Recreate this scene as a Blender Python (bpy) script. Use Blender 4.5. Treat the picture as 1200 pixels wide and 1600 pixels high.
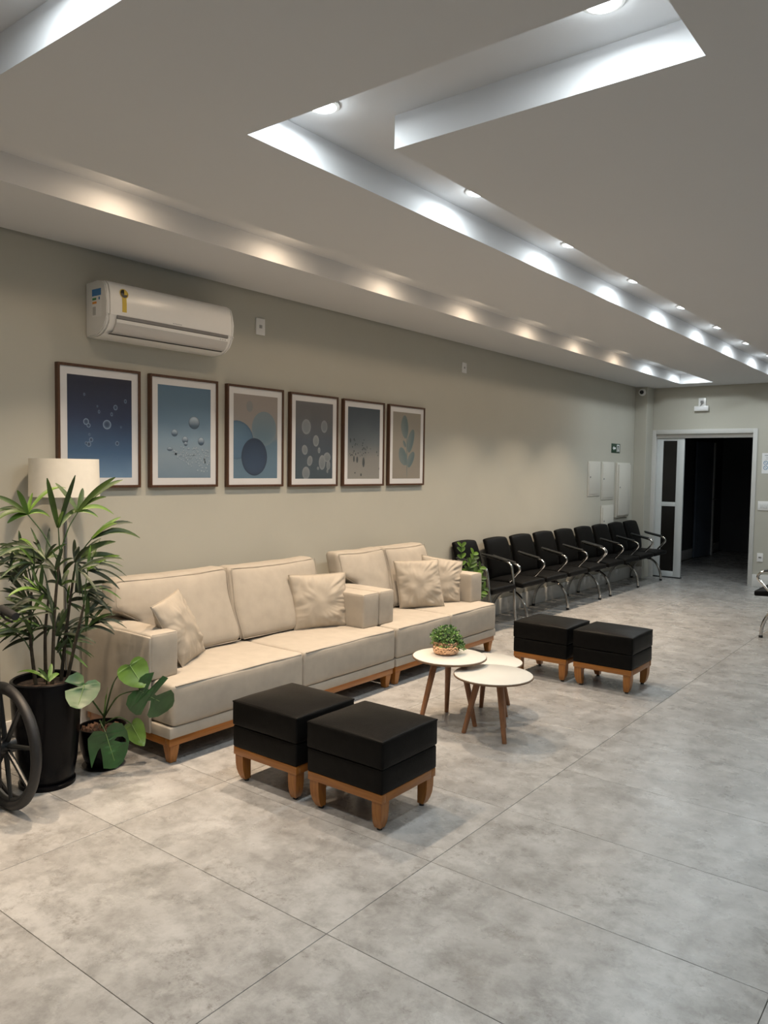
import bpy, bmesh, math, random
from mathutils import Vector, Matrix, noise
from mathutils.geometry import tessellate_polygon

for o in list(bpy.data.objects):
    bpy.data.objects.remove(o)
scene = bpy.context.scene
COL = scene.collection
R = math.radians
random.seed(11)

# ------------------------------------------------------------------ camera
CAM_H = 1.518
yaw, pitch, roll = R(37.8326), R(3.2734), R(0.8121)
fwd = Vector((-math.sin(yaw) * math.cos(pitch), math.cos(yaw) * math.cos(pitch), -math.sin(pitch)))
rt = Vector((math.cos(yaw), math.sin(yaw), 0))
up = rt.cross(fwd)
right = rt * math.cos(roll) + up * math.sin(roll)
upv = -rt * math.sin(roll) + up * math.cos(roll)
cd = bpy.data.cameras.new('camera')
cam = bpy.data.objects.new('camera', cd)
COL.objects.link(cam)
m = Matrix((right, upv, -fwd)).transposed().to_4x4()
m.translation = Vector((0, 0, CAM_H))
cam.matrix_world = m
cd.sensor_fit = 'VERTICAL'
cd.sensor_height = 24.0
cd.lens = 1213.55 * 24.0 / 1600.0
cd.clip_start = 0.05
scene.camera = cam

# ------------------------------------------------------------------ world, exposure, lamp strengths
w = bpy.data.worlds.new('world')
scene.world = w
w.use_nodes = True
w.node_tree.nodes['Background'].inputs[0].default_value = (0.5, 0.55, 0.6, 1)
w.node_tree.nodes['Background'].inputs[1].default_value = 0.02
vs = scene.view_settings
vs.view_transform = 'Standard'
vs.look = 'None'
vs.gamma = 1
vs.use_curve_mapping = False
vs.exposure = -0.34
COOL = (0.90, 0.975, 1.0)
WARM = (1.0, 0.765, 0.54)
P_COOL = 2.1
P_WARM = 13.6
SPREAD_C = R(125)
SPREAD_W = R(86)
P_DOME_C = 6.4         # wide light of the frosted dome, which fills the trough
P_DOME_W = 2.2
P_BACK = 0.6          # the little that leaves the dome sideways and upwards

# ------------------------------------------------------------------ materials
MATS = {}


def nt(name):
    mt = bpy.data.materials.new(name)
    mt.use_nodes = True
    n = mt.node_tree
    return mt, n, n.nodes['Principled BSDF']


def mat(name, col, rough=0.5, metal=0.0, var=0.06, vscale=8.0, bump=0.0, bscale=60.0, coat=0.0, spec=0.5,
        sub=0.0, trans=0.0):
    if name in MATS:
        return MATS[name]
    mt, n, b = nt(name)
    tc = n.nodes.new('ShaderNodeTexCoord')
    nz = n.nodes.new('ShaderNodeTexNoise')
    nz.inputs['Scale'].default_value = vscale
    nz.inputs['Detail'].default_value = 4
    n.links.new(tc.outputs['Object'], nz.inputs['Vector'])
    cr = n.nodes.new('ShaderNodeValToRGB')
    lo = [max(0, c * (1 - var)) for c in col]
    hi = [min(1, c * (1 + var)) for c in col]
    cr.color_ramp.elements[0].position = 0.3
    cr.color_ramp.elements[1].position = 0.7
    cr.color_ramp.elements[0].color = (*lo, 1)
    cr.color_ramp.elements[1].color = (*hi, 1)
    n.links.new(nz.outputs['Fac'], cr.inputs['Fac'])
    n.links.new(cr.outputs['Color'], b.inputs['Base Color'])
    b.inputs['Roughness'].default_value = rough
    b.inputs['Metallic'].default_value = metal
    b.inputs['Coat Weight'].default_value = coat
    b.inputs['Coat Roughness'].default_value = 0.08
    b.inputs['Specular IOR Level'].default_value = spec
    if bump:
        nb = n.nodes.new('ShaderNodeTexNoise')
        nb.inputs['Scale'].default_value = bscale
        nb.inputs['Detail'].default_value = 5
        n.links.new(tc.outputs['Object'], nb.inputs['Vector'])
        bp = n.nodes.new('ShaderNodeBump')
        bp.inputs['Strength'].default_value = bump
        bp.inputs['Distance'].default_value = 0.01
        n.links.new(nb.outputs['Fac'], bp.inputs['Height'])
        n.links.new(bp.outputs['Normal'], b.inputs['Normal'])
    MATS[name] = mt
    return mt


def wood(name, c0, c1, rough=0.4, axis='X'):
    mt, n, b = nt(name)
    tc = n.nodes.new('ShaderNodeTexCoord')
    mp = n.nodes.new('ShaderNodeMapping')
    s = {'X': (2, 30, 30), 'Y': (30, 2, 30), 'Z': (30, 30, 2)}[axis]
    mp.inputs['Scale'].default_value = s
    n.links.new(tc.outputs['Object'], mp.inputs['Vector'])
    nz = n.nodes.new('ShaderNodeTexNoise')
    nz.inputs['Scale'].default_value = 2.5
    nz.inputs['Detail'].default_value = 6
    nz.inputs['Distortion'].default_value = 0.6
    n.links.new(mp.outputs['Vector'], nz.inputs['Vector'])
    cr = n.nodes.new('ShaderNodeValToRGB')
    cr.color_ramp.elements[0].position = 0.3
    cr.color_ramp.elements[1].position = 0.72
    cr.color_ramp.elements[0].color = (*c0, 1)
    cr.color_ramp.elements[1].color = (*c1, 1)
    n.links.new(nz.outputs['Fac'], cr.inputs['Fac'])
    n.links.new(cr.outputs['Color'], b.inputs['Base Color'])
    b.inputs['Roughness'].default_value = rough
    MATS[name] = mt
    return mt


def tile_material():
    mt, n, b = nt('concrete_tile')
    tc = n.nodes.new('ShaderNodeTexCoord')
    oi = n.nodes.new('ShaderNodeObjectInfo')
    ml = n.nodes.new('ShaderNodeVectorMath'); ml.operation = 'SCALE'
    cx = n.nodes.new('ShaderNodeCombineXYZ')
    n.links.new(oi.outputs['Random'], cx.inputs[0]); n.links.new(oi.outputs['Random'], cx.inputs[1])
    ml.inputs['Scale'].default_value = 90
    n.links.new(cx.outputs[0], ml.inputs[0])
    ad = n.nodes.new('ShaderNodeVectorMath'); ad.operation = 'ADD'
    n.links.new(tc.outputs['Object'], ad.inputs[0]); n.links.new(ml.outputs[0], ad.inputs[1])

    def nz(scale, det, rough=0.6, dist=0.0):
        q = n.nodes.new('ShaderNodeTexNoise')
        q.inputs['Scale'].default_value = scale
        q.inputs['Detail'].default_value = det
        q.inputs['Roughness'].default_value = rough
        q.inputs['Distortion'].default_value = dist
        n.links.new(ad.outputs[0], q.inputs['Vector'])
        return q

    def ramp(src, p0, c0, p1, c1):
        cr = n.nodes.new('ShaderNodeValToRGB')
        cr.color_ramp.elements[0].position = p0; cr.color_ramp.elements[1].position = p1
        cr.color_ramp.elements[0].color = (*c0, 1); cr.color_ramp.elements[1].color = (*c1, 1)
        n.links.new(src.outputs['Fac'], cr.inputs['Fac'])
        return cr

    def mix(a, bb, fac, mode='MIX'):
        mx = n.nodes.new('ShaderNodeMix'); mx.data_type = 'RGBA'; mx.blend_type = mode
        n.links.new(a, mx.inputs['A']); n.links.new(bb, mx.inputs['B'])
        if isinstance(fac, float):
            mx.inputs['Factor'].default_value = fac
        else:
            n.links.new(fac, mx.inputs['Factor'])
        return mx.outputs['Result']
    big = ramp(nz(2.6, 10, 0.66, 0.15), 0.36, (0.315, 0.306, 0.294), 0.64, (0.435, 0.43, 0.42))
    fine = ramp(nz(7, 13, 0.76, 0.2), 0.38, (0.72, 0.715, 0.705), 0.56, (1.06, 1.06, 1.06))
    c = mix(big.outputs['Color'], fine.outputs['Color'], 1.0, 'MULTIPLY')
    speck = ramp(nz(26, 12, 0.8, 0.2), 0.50, (0, 0, 0), 0.62, (1, 1, 1))
    patch = ramp(nz(4.2, 6, 0.6, 0.2), 0.50, (0, 0, 0), 0.62, (1, 1, 1))
    mm = n.nodes.new('ShaderNodeMath'); mm.operation = 'MULTIPLY'
    n.links.new(speck.outputs['Color'], mm.inputs[0]); n.links.new(patch.outputs['Color'], mm.inputs[1])
    dark = n.nodes.new('ShaderNodeRGB'); dark.outputs[0].default_value = (0.22, 0.207, 0.19, 1)
    c = mix(c, dark.outputs[0], mm.outputs[0])
    lite = ramp(nz(10, 12, 0.72, 0.25), 0.50, (0, 0, 0), 0.64, (0.42, 0.42, 0.42))
    lc = n.nodes.new('ShaderNodeRGB'); lc.outputs[0].default_value = (0.52, 0.51, 0.49, 1)
    c = mix(c, lc.outputs[0], lite.outputs['Color'])
    n.links.new(c, b.inputs['Base Color'])
    rr = ramp(nz(6, 6, 0.6), 0.3, (0.24, 0.24, 0.24), 0.7, (0.33, 0.33, 0.33))
    n.links.new(rr.outputs['Color'], b.inputs['Roughness'])
    b.inputs['Specular IOR Level'].default_value = 0.5
    MATS['tile'] = mt
    return mt


def emit_mat(name, col, s):
    mt, n, b = nt(name)
    b.inputs['Base Color'].default_value = (0.9, 0.9, 0.9, 1)
    b.inputs['Emission Color'].default_value = (*col, 1)
    b.inputs['Emission Strength'].default_value = s
    MATS[name] = mt
    return mt


def pane_mat(name):
    mt = bpy.data.materials.new(name)
    mt.use_nodes = True
    n = mt.node_tree
    n.nodes.clear()
    out = n.nodes.new('ShaderNodeOutputMaterial')
    mx = n.nodes.new('ShaderNodeMixShader')
    tr = n.nodes.new('ShaderNodeBsdfTransparent')
    gl = n.nodes.new('ShaderNodeBsdfGlossy')
    gl.inputs['Roughness'].default_value = 0.03
    mx.inputs[0].default_value = 0.06
    n.links.new(tr.outputs[0], mx.inputs[1])
    n.links.new(gl.outputs[0], mx.inputs[2])
    n.links.new(mx.outputs[0], out.inputs[0])
    MATS[name] = mt
    return mt


WALL = mat('wall_paint', (0.475, 0.465, 0.405), 0.85, var=0.015, vscale=3, bump=0.02, bscale=180)
CEIL = mat('ceiling_paint', (0.645, 0.655, 0.67), 0.9, var=0.008, vscale=2)
WHITE = mat('white_paint', (0.74, 0.74, 0.72), 0.45, var=0.01)
PLASTIC = mat('white_plastic', (0.80, 0.80, 0.79), 0.28, var=0.01)
PLASTIC_SIDE = mat('white_plastic_matte', (0.72, 0.73, 0.73), 0.4, var=0.01)
GREYP = mat('grey_plastic', (0.20, 0.195, 0.195), 0.4, var=0.03)
VANE = mat('vane_plastic', (0.56, 0.55, 0.54), 0.35, var=0.02)
BLACKP = mat('black_plastic', (0.010, 0.012, 0.013), 0.35, var=0.1)
FABRIC = mat('sofa_fabric', (0.42, 0.378, 0.322), 0.78, var=0.05, vscale=14, bump=0.12, bscale=420, spec=0.25)
PILLOW = mat('pillow_fabric', (0.42, 0.37, 0.305), 0.6, var=0.05, vscale=14, bump=0.08, bscale=300, spec=0.35)
SEAM = mat('seam_thread', (0.20, 0.175, 0.145), 0.9)
LEATHER = mat('black_leather', (0.007, 0.0065, 0.006), 0.40, var=0.15, vscale=20, bump=0.10, bscale=160, spec=0.07)
CHAIRL = mat('chair_leather', (0.006, 0.006, 0.006), 0.45, var=0.15, vscale=20, bump=0.06, bscale=200, spec=0.06)
OAK = wood('orange_oak', (0.25, 0.088, 0.014), (0.37, 0.148, 0.030), 0.35, 'Y')
OAKX = wood('orange_oak_cross', (0.25, 0.088, 0.014), (0.37, 0.148, 0.030), 0.35, 'X')
OAKZ = wood('orange_oak_upright', (0.26, 0.094, 0.016), (0.39, 0.16, 0.034), 0.35, 'Z')
WALNUT = wood('table_walnut', (0.20, 0.085, 0.035), (0.31, 0.145, 0.065), 0.42, 'Z')
EDGE = mat('table_edge', (0.17, 0.10, 0.055), 0.4)
TABLETOP = mat('tabletop_lacquer', (0.76, 0.74, 0.68), 0.16, var=0.01)
CHROME = mat('chrome', (0.58, 0.57, 0.55), 0.14, 1.0, var=0.02)
ALU = mat('aluminium', (0.62, 0.66, 0.67), 0.4, 0.15, var=0.02)
STEEL = mat('brushed_steel', (0.48, 0.46, 0.42), 0.3, 1.0, var=0.03)
DARKGLASS = mat('dark_glass', (0.012, 0.011, 0.010), 0.25, var=0.02, spec=0.3)
FRAMEW = wood('frame_walnut', (0.055, 0.022, 0.010), (0.10, 0.045, 0.020), 0.4, 'Z')
MATB = mat('mat_board', (0.72, 0.72, 0.73), 0.8, var=0.01)
POTB = mat('pot_black', (0.004, 0.004, 0.005), 0.25, var=0.2, spec=0.13)
SOIL = mat('soil', (0.045, 0.028, 0.018), 0.95, var=0.5, vscale=60, bump=0.8, bscale=90)
BARK = mat('bark_chip', (0.13, 0.065, 0.035), 0.9, var=0.4, vscale=40)
CANE = mat('palm_cane', (0.035, 0.027, 0.015), 0.8, var=0.4, vscale=50, bump=0.4)
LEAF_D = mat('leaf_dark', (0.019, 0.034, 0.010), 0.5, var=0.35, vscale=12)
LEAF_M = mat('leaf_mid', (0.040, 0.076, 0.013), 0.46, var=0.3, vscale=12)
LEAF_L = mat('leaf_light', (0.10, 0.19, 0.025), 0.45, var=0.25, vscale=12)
MONST = mat('monstera_green', (0.030, 0.092, 0.026), 0.4, var=0.25, vscale=14)
MONST_L = mat('monstera_young', (0.105, 0.20, 0.035), 0.28, var=0.25, vscale=14)
MONST_V = mat('monstera_vein', (0.20, 0.32, 0.11), 0.4)
PETIOLE = mat('petiole_green', (0.035, 0.075, 0.02), 0.45, var=0.2)
SHADE = mat('lamp_shade_fabric', (0.82, 0.78, 0.69), 0.85, var=0.02, vscale=30, bump=0.1, bscale=400)
BLACKM = mat('black_metal', (0.015, 0.015, 0.016), 0.38, 0.3, var=0.1)
RUBBER = mat('tyre_rubber', (0.014, 0.014, 0.015), 0.5, var=0.2, bump=0.1)
VINYL = mat('wheelchair_vinyl', (0.015, 0.015, 0.016), 0.5, var=0.15)
LENS_C = emit_mat('lens_cool', (0.95, 0.98, 1.0), 14)
LENS_W = emit_mat('lens_warm', (1.0, 0.80, 0.55), 14)
PANE = pane_mat('picture_glass')
TILE = tile_material()
GROUT = mat('grout', (0.10, 0.095, 0.085), 0.9)

mt, n, b = nt('hammered_copper')
tc = n.nodes.new('ShaderNodeTexCoord')
vo = n.nodes.new('ShaderNodeTexVoronoi'); vo.inputs['Scale'].default_value = 75
n.links.new(tc.outputs['Object'], vo.inputs['Vector'])
bp = n.nodes.new('ShaderNodeBump'); bp.inputs['Strength'].default_value = 0.9; bp.inputs['Distance'].default_value = 0.006
n.links.new(vo.outputs['Distance'], bp.inputs['Height']); n.links.new(bp.outputs['Normal'], b.inputs['Normal'])
b.inputs['Base Color'].default_value = (0.78, 0.48, 0.30, 1); b.inputs['Metallic'].default_value = 1; b.inputs['Roughness'].default_value = 0.17
COPPER = mt

# ------------------------------------------------------------------ mesh helpers


def make(name, bm, material, parent=None, smooth=40, mats=None):
    me = bpy.data.meshes.new(name)
    bmesh.ops.recalc_face_normals(bm, faces=bm.faces)
    bm.to_mesh(me)
    bm.free()
    for q in (mats or [material]):
        me.materials.append(q)
    if smooth:
        me.shade_smooth()
        if smooth < 180:
            me.set_sharp_from_angle(angle=R(smooth))
    o = bpy.data.objects.new(name, me)
    COL.objects.link(o)
    if parent:
        o.parent = parent
    return o


def make_keep(name, bm, material, parent=None, smooth=0):
    me = bpy.data.meshes.new(name)
    bm.to_mesh(me); bm.free()
    me.materials.append(material)
    if smooth:
        me.shade_smooth()
    o = bpy.data.objects.new(name, me)
    COL.objects.link(o)
    if parent:
        o.parent = parent
    return o


def tag(o, label, cat=None, group=None, kind=None):
    o['label'] = label
    if cat:
        o['category'] = cat
    if group:
        o['group'] = group
    if kind:
        o['kind'] = kind
    return o


def thing(name, label, cat, loc=(0, 0, 0), rz=0.0, group=None, kind=None):
    o = bpy.data.objects.new(name, None)
    o.empty_display_size = 0.05
    COL.objects.link(o)
    o.location = loc
    o.rotation_euler = (0, 0, rz)
    tag(o, label, cat, group, kind)
    return o


def merge(bm, tmp):
    me = bpy.data.meshes.new('t')
    tmp.to_mesh(me); tmp.free()
    bm.from_mesh(me)
    bpy.data.meshes.remove(me)


def box(bm, x0, x1, y0, y1, z0, z1, bev=0.0, seg=2):
    t = bmesh.new()
    bmesh.ops.create_cube(t, size=1)
    for v in t.verts:
        v.co = Vector(((x0 + x1) / 2 + v.co.x * (x1 - x0), (y0 + y1) / 2 + v.co.y * (y1 - y0), (z0 + z1) / 2 + v.co.z * (z1 - z0)))
    if bev:
        bmesh.ops.bevel(t, geom=t.edges[:], offset=bev, segments=seg, profile=0.5, affect='EDGES')
    merge(bm, t)
    return bm


def B(*a, **k):
    return box(bmesh.new(), *a, **k)


def tube(bm, pts, rad, n=10, closed=False, cap=True, flat=None):
    pts = [Vector(p) for p in pts]
    N = len(pts)
    rads = rad if isinstance(rad, (list, tuple)) else [rad] * N
    rings = []
    prev = None
    for i, p in enumerate(pts):
        if closed:
            t = pts[(i + 1) % N] - pts[i - 1]
        else:
            t = pts[min(i + 1, N - 1)] - pts[max(i - 1, 0)]
        t.normalize()
        if prev is None:
            a = Vector((0, 0, 1)) if abs(t.z) < 0.9 else Vector((1, 0, 0))
            u = t.cross(a).normalized()
        else:
            u = (prev - t * prev.dot(t)).normalized()
        prev = u
        vv = t.cross(u)
        fx, fy = flat or (1, 1)
        rings.append([bm.verts.new(p + (u * math.cos(2 * math.pi * k / n) * fx + vv * math.sin(2 * math.pi * k / n) * fy) * rads[i]) for k in range(n)])
    for i in range(N if closed else N - 1):
        a, c = rings[i], rings[(i + 1) % N]
        for k in range(n):
            bm.faces.new((a[k], a[(k + 1) % n], c[(k + 1) % n], c[k]))
    if cap and not closed:
        bm.faces.new(rings[0][::-1]); bm.faces.new(rings[-1])
    return bm


def T(pts, rad, n=10, **k):
    return tube(bmesh.new(), pts, rad, n, **k)


def bez(p, n=14):
    """Catmull-Rom through points."""
    p = [Vector(q) for q in p]
    out = []
    for i in range(len(p) - 1):
        p0 = p[max(i - 1, 0)]; p1 = p[i]; p2 = p[i + 1]; p3 = p[min(i + 2, len(p) - 1)]
        for k in range(n):
            t = k / n
            out.append(0.5 * ((2 * p1) + (p2 - p0) * t + (2 * p0 - 5 * p1 + 4 * p2 - p3) * t * t + (-p0 + 3 * p1 - 3 * p2 + p3) * t ** 3))
    out.append(p[-1])
    return out


def lathe(bm, prof, n=40, c=(0, 0, 0), close=False):
    rings = []
    for r, z in prof:
        if r < 1e-6:
            rings.append([bm.verts.new((c[0], c[1], c[2] + z))])
        else:
            rings.append([bm.verts.new((c[0] + r * math.cos(2 * math.pi * k / n), c[1] + r * math.sin(2 * math.pi * k / n), c[2] + z)) for k in range(n)])
    pairs = list(zip(rings, rings[1:]))
    if close:
        pairs.append((rings[-1], rings[0]))
    for a, d in pairs:
        for k in range(n):
            k2 = (k + 1) % n
            if len(a) == 1 and len(d) == 1:
                continue
            if len(a) == 1:
                bm.faces.new((a[0], d[k2], d[k]))
            elif len(d) == 1:
                bm.faces.new((a[k], a[k2], d[0]))
            else:
                bm.faces.new((a[k], a[k2], d[k2], d[k]))
    return bm


def Lt(prof, n=40, c=(0, 0, 0), close=False):
    return lathe(bmesh.new(), prof, n, c, close)


def prism(bm, poly, axis, a, b_):
    """extrude a 2D polygon along axis 'x' / 'y' / 'z' between a and b_."""
    def P(u, v, wv):
        return {'x': (wv, u, v), 'y': (u, wv, v), 'z': (u, v, wv)}[axis]
    A = [bm.verts.new(P(u, v, a)) for u, v in poly]
    Bv = [bm.verts.new(P(u, v, b_)) for u, v in poly]
    bm.faces.new(A); bm.faces.new(Bv[::-1])
    for i in range(len(poly)):
        j = (i + 1) % len(poly)
        bm.faces.new((A[i], Bv[i], Bv[j], A[j]))
    return bm


def puff(c, h, r, nn=(10, 10, 10), bulge=(0, 0, 0, 0, 0, 0), wr=0.0, ws=9.0, seed=0, warp=None):
    """rounded, bulging upholstery block. c centre, h half sizes, r corner radius, bulge per face (-x,+x,-y,+y,-z,+z)."""
    bm = bmesh.new()

    def lin(n_, hh):
        k = min(0.45, r / hh)
        a = [-1, -1 + k * 0.15, -1 + k * 0.5, -1 + k]
        b2 = [-x for x in a[::-1]]
        mid = [(-1 + k) + (2 - 2 * k) * i / n_ for i in range(1, n_)]
        return a + mid + b2
    L = [lin(nn[i], h[i]) for i in range(3)]
    for ax in range(3):
        u, v = (ax + 1) % 3, (ax + 2) % 3
        for s in (-1, 1):
            g = []
            for a in L[u]:
                row = []
                for bb in L[v]:
                    q = [0, 0, 0]
                    q[ax] = s; q[u] = a; q[v] = bb
                    row.append(bm.verts.new(q))
                g.append(row)
            for i in range(len(L[u]) - 1):
                for j in range(len(L[v]) - 1):
                    f = (g[i][j], g[i + 1][j], g[i + 1][j + 1], g[i][j + 1])
                    bm.faces.new(f if s > 0 else f[::-1])
    bmesh.ops.remove_doubles(bm, verts=bm.verts[:], dist=1e-5)
    for vtx in bm.verts:
        q = vtx.co.copy()
        p = Vector((q.x * h[0], q.y * h[1], q.z * h[2]))
        inner = Vector([max(-(h[i] - r), min(h[i] - r, p[i])) for i in range(3)])
        d = p - inner
        if d.length > 1e-9:
            p = inner + d.normalized() * r
        prof = lambda a: max(0.0, 1 - abs(a) ** 2.6)
        off = Vector((0, 0, 0))
        for ax in range(3):
            u, v = (ax + 1) % 3, (ax + 2) % 3
            for s, bi in ((-1, 2 * ax), (1, 2 * ax + 1)):
                if q[ax] * s > 0.6:
                    off[ax] += s * bulge[bi] * prof(q[u]) * prof(q[v])
        p += off
        if wr:
            nv = noise.noise_vector(Vector((p.x * ws + seed * 7.1, p.y * ws, p.z * ws + seed * 3.3)))
            p += nv * wr
        if warp:
            p = warp(p)
        vtx.co = p + Vector(c)
    return bm


def copy_tree(o, parent=None):
    c = o.copy()
    COL.objects.link(c)
    c.parent = parent
    for ch in list(o.children):
        copy_tree(ch, c)
    return c


# ================================================================== THE SETTING
XW, YB, XR, YF, H, HT = -4.0, 11.2, 2.6, -2.8, 2.70, 2.822

# floor tiles, 1.2 x 0.6 m, one object each
TX, TY = 1.2, 0.6
t = bmesh.new()
box(t, XW - 0.2, XR + 0.1, YF - 0.1, 16.2, -0.06, -0.004)
floor = tag(make('floor', t, GROUT, smooth=0), 'grey concrete-look porcelain tile floor of the waiting room', 'floor', kind='structure')
tb = bmesh.new()
g = 0.0012
box(tb, -TX / 2 + g, TX / 2 - g, -TY / 2 + g, TY / 2 - g, -0.012, 0, bev=0.0008, seg=1)
tile0 = None
x = -4.033
while x < XR:
    y = 1.829 - 0.6 * 8
    while y < 16:
        if y > YB + 0.4 and x > -1.7:
            y += TY
            continue
        if tile0 is None:
            tile0 = make('floor_tile', tb, TILE, floor, smooth=0)
            o = tile0
        else:
            o = tile0.copy(); COL.objects.link(o); o.parent = floor
        o.location = (x + TX / 2, y + TY / 2, 0)
        y += TY
    x += TX

# ceiling with recessed light troughs
troughs = [(-3.335, -2.915, -0.6, 10.77), (-2.15, -1.80, 1.94, 10.70), (-1.80, -0.69, 1.94, 2.35), (-3.2 + 0.45, 0.6, 0.80, 1.20),
           (0.45, 0.80, 1.94, 10.70), (XW, XW + 0.014, YF, YB), (XW, XR, YB - 0.014, YB)]  # first entry here is an unseen trough, added for extra light
xs = sorted({XW, XR} | {q[0] for q in troughs} | {q[1] for q in troughs})
ys = sorted({YF, YB} | {q[2] for q in troughs} | {q[3] for q in troughs})


def high(xc, yc):
    return any(q[0] < xc < q[1] and q[2] < yc < q[3] for q in troughs)


cm = bmesh.new()
cell = {}
for i in range(len(xs) - 1):
    for j in range(len(ys) - 1):
        z = HT if high((xs[i] + xs[i + 1]) / 2, (ys[j] + ys[j + 1]) / 2) else H
        cell[i, j] = z
        vs_ = [cm.verts.new(p) for p in ((xs[i], ys[j], z), (xs[i], ys[j + 1], z), (xs[i + 1], ys[j + 1], z), (xs[i + 1], ys[j], z))]
        cm.faces.new(vs_)
for (i, j), z in cell.items():
    for di, dj in ((1, 0), (0, 1)):
        z2 = cell.get((i + di, j + dj))
        if z2 is None or z2 == z:
            continue
        lo, hi = min(z, z2), max(z, z2)
        if di:
            X = xs[i + 1]; q = [(X, ys[j], lo), (X, ys[j + 1], lo), (X, ys[j + 1], hi), (X, ys[j], hi)]
            flip = z > z2
        else:
            Y = ys[j + 1]; q = [(xs[i], Y, lo), (xs[i], Y, hi), (xs[i + 1], Y, hi), (xs[i + 1], Y, lo)]
            flip = z > z2
        vv = [cm.verts.new(p) for p in (q if not flip else q[::-1])]
        cm.faces.new(vv)
bmesh.ops.remove_doubles(cm, verts=cm.verts[:], dist=1e-5)
box(cm, XW - 0.2, XR + 0.2, YF - 0.2, YB + 0.1, HT + 0.06, HT + 0.12)
tag(make_keep('ceiling', cm, CEIL), 'white plaster ceiling with long recessed light troughs', 'ceiling', kind='structure')

# walls
tag(make('wall_left', B(XW - 0.15, XW, YF - 0.15, YB, 0, HT + 0.1), WALL, smooth=0), 'long off-white wall behind the sofas and the row of chairs', 'wall', kind='structure')
DX0, DX1, DZ = -3.80, -2.475, 2.068
t = bmesh.new()
box(t, XW - 0.15, DX0, YB, YB + 0.15, 0, HT + 0.1)
box(t, DX1, XR + 0.15, YB, YB + 0.15, 0, HT + 0.1)
box(t, DX0, DX1, YB, YB + 0.15, DZ, HT + 0.1)
tag(make('wall_back', t, WALL, smooth=0), 'off-white end wall with the dark doorway', 'wall', kind='structure')
tag(make('wall_right', B(XR, XR + 0.15, YF - 0.15, YB, 0, HT + 0.1), WHITE, smooth=0), 'white wall across the room', 'wall', kind='structure')
tag(make('wall_front', B(XW - 0.15, XR + 0.15, YF - 0.15, YF, 0, HT + 0.1), WHITE, smooth=0), 'white wall behind the viewer', 'wall', kind='structure')
tag(make('wall_column', B(XW, -3.83, 10.92, YB, 0, H, bev=0.004), WALL, smooth=0), 'square off-white corner column beside the doorway', 'column', kind='structure')
# baseboards


def baseboard(name, x0, x1, y0, y1, label, hh=0.165):
    bm = bmesh.new()
    box(bm, x0, x1, y0, y1, 0.0, hh, bev=0.004)
    tag(make(name, bm, WHITE, smooth=30), label, 'baseboard', kind='structure')


baseboard('baseboard_left', XW, XW + 0.015, YF, 10.905, 'white baseboard along the long wall')
baseboard('baseboard_column', XW + 0.016, -3.83, 10.905, 10.92, 'white baseboard at the foot of the corner column')
baseboard('baseboard_back', DX1 + 0.035, XR, YB - 0.015, YB, 'tall white baseboard on the end wall beside the doorway')
baseboard('baseboard_right', XR - 0.015, XR, YF, YB - 0.016, 'white baseboard on the wall across the room')

# corridor beyond the doorway (unlit)
t = bmesh.new()
box(t, -4.25, -4.10, YB + 0.15, 16.1, 0, 2.6)
DARKW = mat('corridor_shade_paint', (0.10, 0.105, 0.115), 0.7, var=0.02)  # the corridor's darkness is put into this wall colour
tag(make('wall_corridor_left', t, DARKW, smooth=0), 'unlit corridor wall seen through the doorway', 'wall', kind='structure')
t = bmesh.new()
box(t, -2.2, -2.05, YB + 0.15, 16.1, 0, 2.6)
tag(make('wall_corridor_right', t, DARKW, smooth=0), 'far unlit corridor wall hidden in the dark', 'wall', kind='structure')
t = bmesh.new()
box(t, -4.25, -2.05, 16.0, 16.15, 0, 2.6)
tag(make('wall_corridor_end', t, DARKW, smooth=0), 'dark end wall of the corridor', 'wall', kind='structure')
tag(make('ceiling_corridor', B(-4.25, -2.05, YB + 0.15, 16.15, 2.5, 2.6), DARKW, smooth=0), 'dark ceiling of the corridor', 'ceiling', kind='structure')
baseboard('baseboard_corridor', -4.10, -4.085, YB + 0.16, 15.9, 'baseboard on the unlit corridor wall')
# inner door ajar in the corridor
d2 = thing('door_2', 'half-open inner door standing in the dark corridor', 'door', (-4.06, 14.1, 0), R(-8), kind='structure')
DOORP = mat('inner_door_paint', (0.12, 0.15, 0.20), 0.5)
make('door_panel', B(0, 0.035, 0.0, 0.72, 0.01, 2.05, bev=0.003), DOORP, d2)
make('door_lit_edge', B(0.0355, 0.05, 0.66, 0.72, 0.01, 2.05, bev=0.003), WHITE, d2)  # light on the door's edge, drawn as a white strip
t = bmesh.new()
tube(t, [(0.05, 0.66, 1.03), (0.095, 0.66, 1.03)], 0.01)
tube(t, [(0.095, 0.67, 1.03), (0.095, 0.55, 1.03)], 0.009)
make('door_handle', t, STEEL, d2)

# door frame (trim) and sliding leaf
t = bmesh.new()
fy0, fy1 = YB - 0.018, YB + 0.15
box(t, DX0 - 0.04, DX0 + 0.02, fy0, fy1, 0, DZ + 0.04, bev=0.003)
box(t, DX1 - 0.02, DX1 + 0.035, fy0, fy1, 0, DZ + 0.04, bev=0.003)
box(t, DX0 + 0.02, DX1 - 0.02, fy0, fy1, DZ - 0.02, DZ + 0.04, bev=0.003)
box(t, DX0 + 0.02, DX1 - 0.02, YB + 0.03, YB + 0.12, DZ - 0.075, DZ - 0.02)
tr1 = tag(make('trim_1', t, mat('door_frame_paint', (0.56, 0.56, 0.54), 0.5, var=0.01), smooth=30), 'white frame around the dark doorway', 'door frame', kind='structure')
for z in (1.93, 1.84, 1.02, 0.93, 0.17, 0.07):
    make('hinge_slot', B(DX1 - 0.024, DX1 - 0.0195, YB + 0.02, YB + 0.05, z - 0.02, z + 0.02), BLACKP, tr1)
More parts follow.
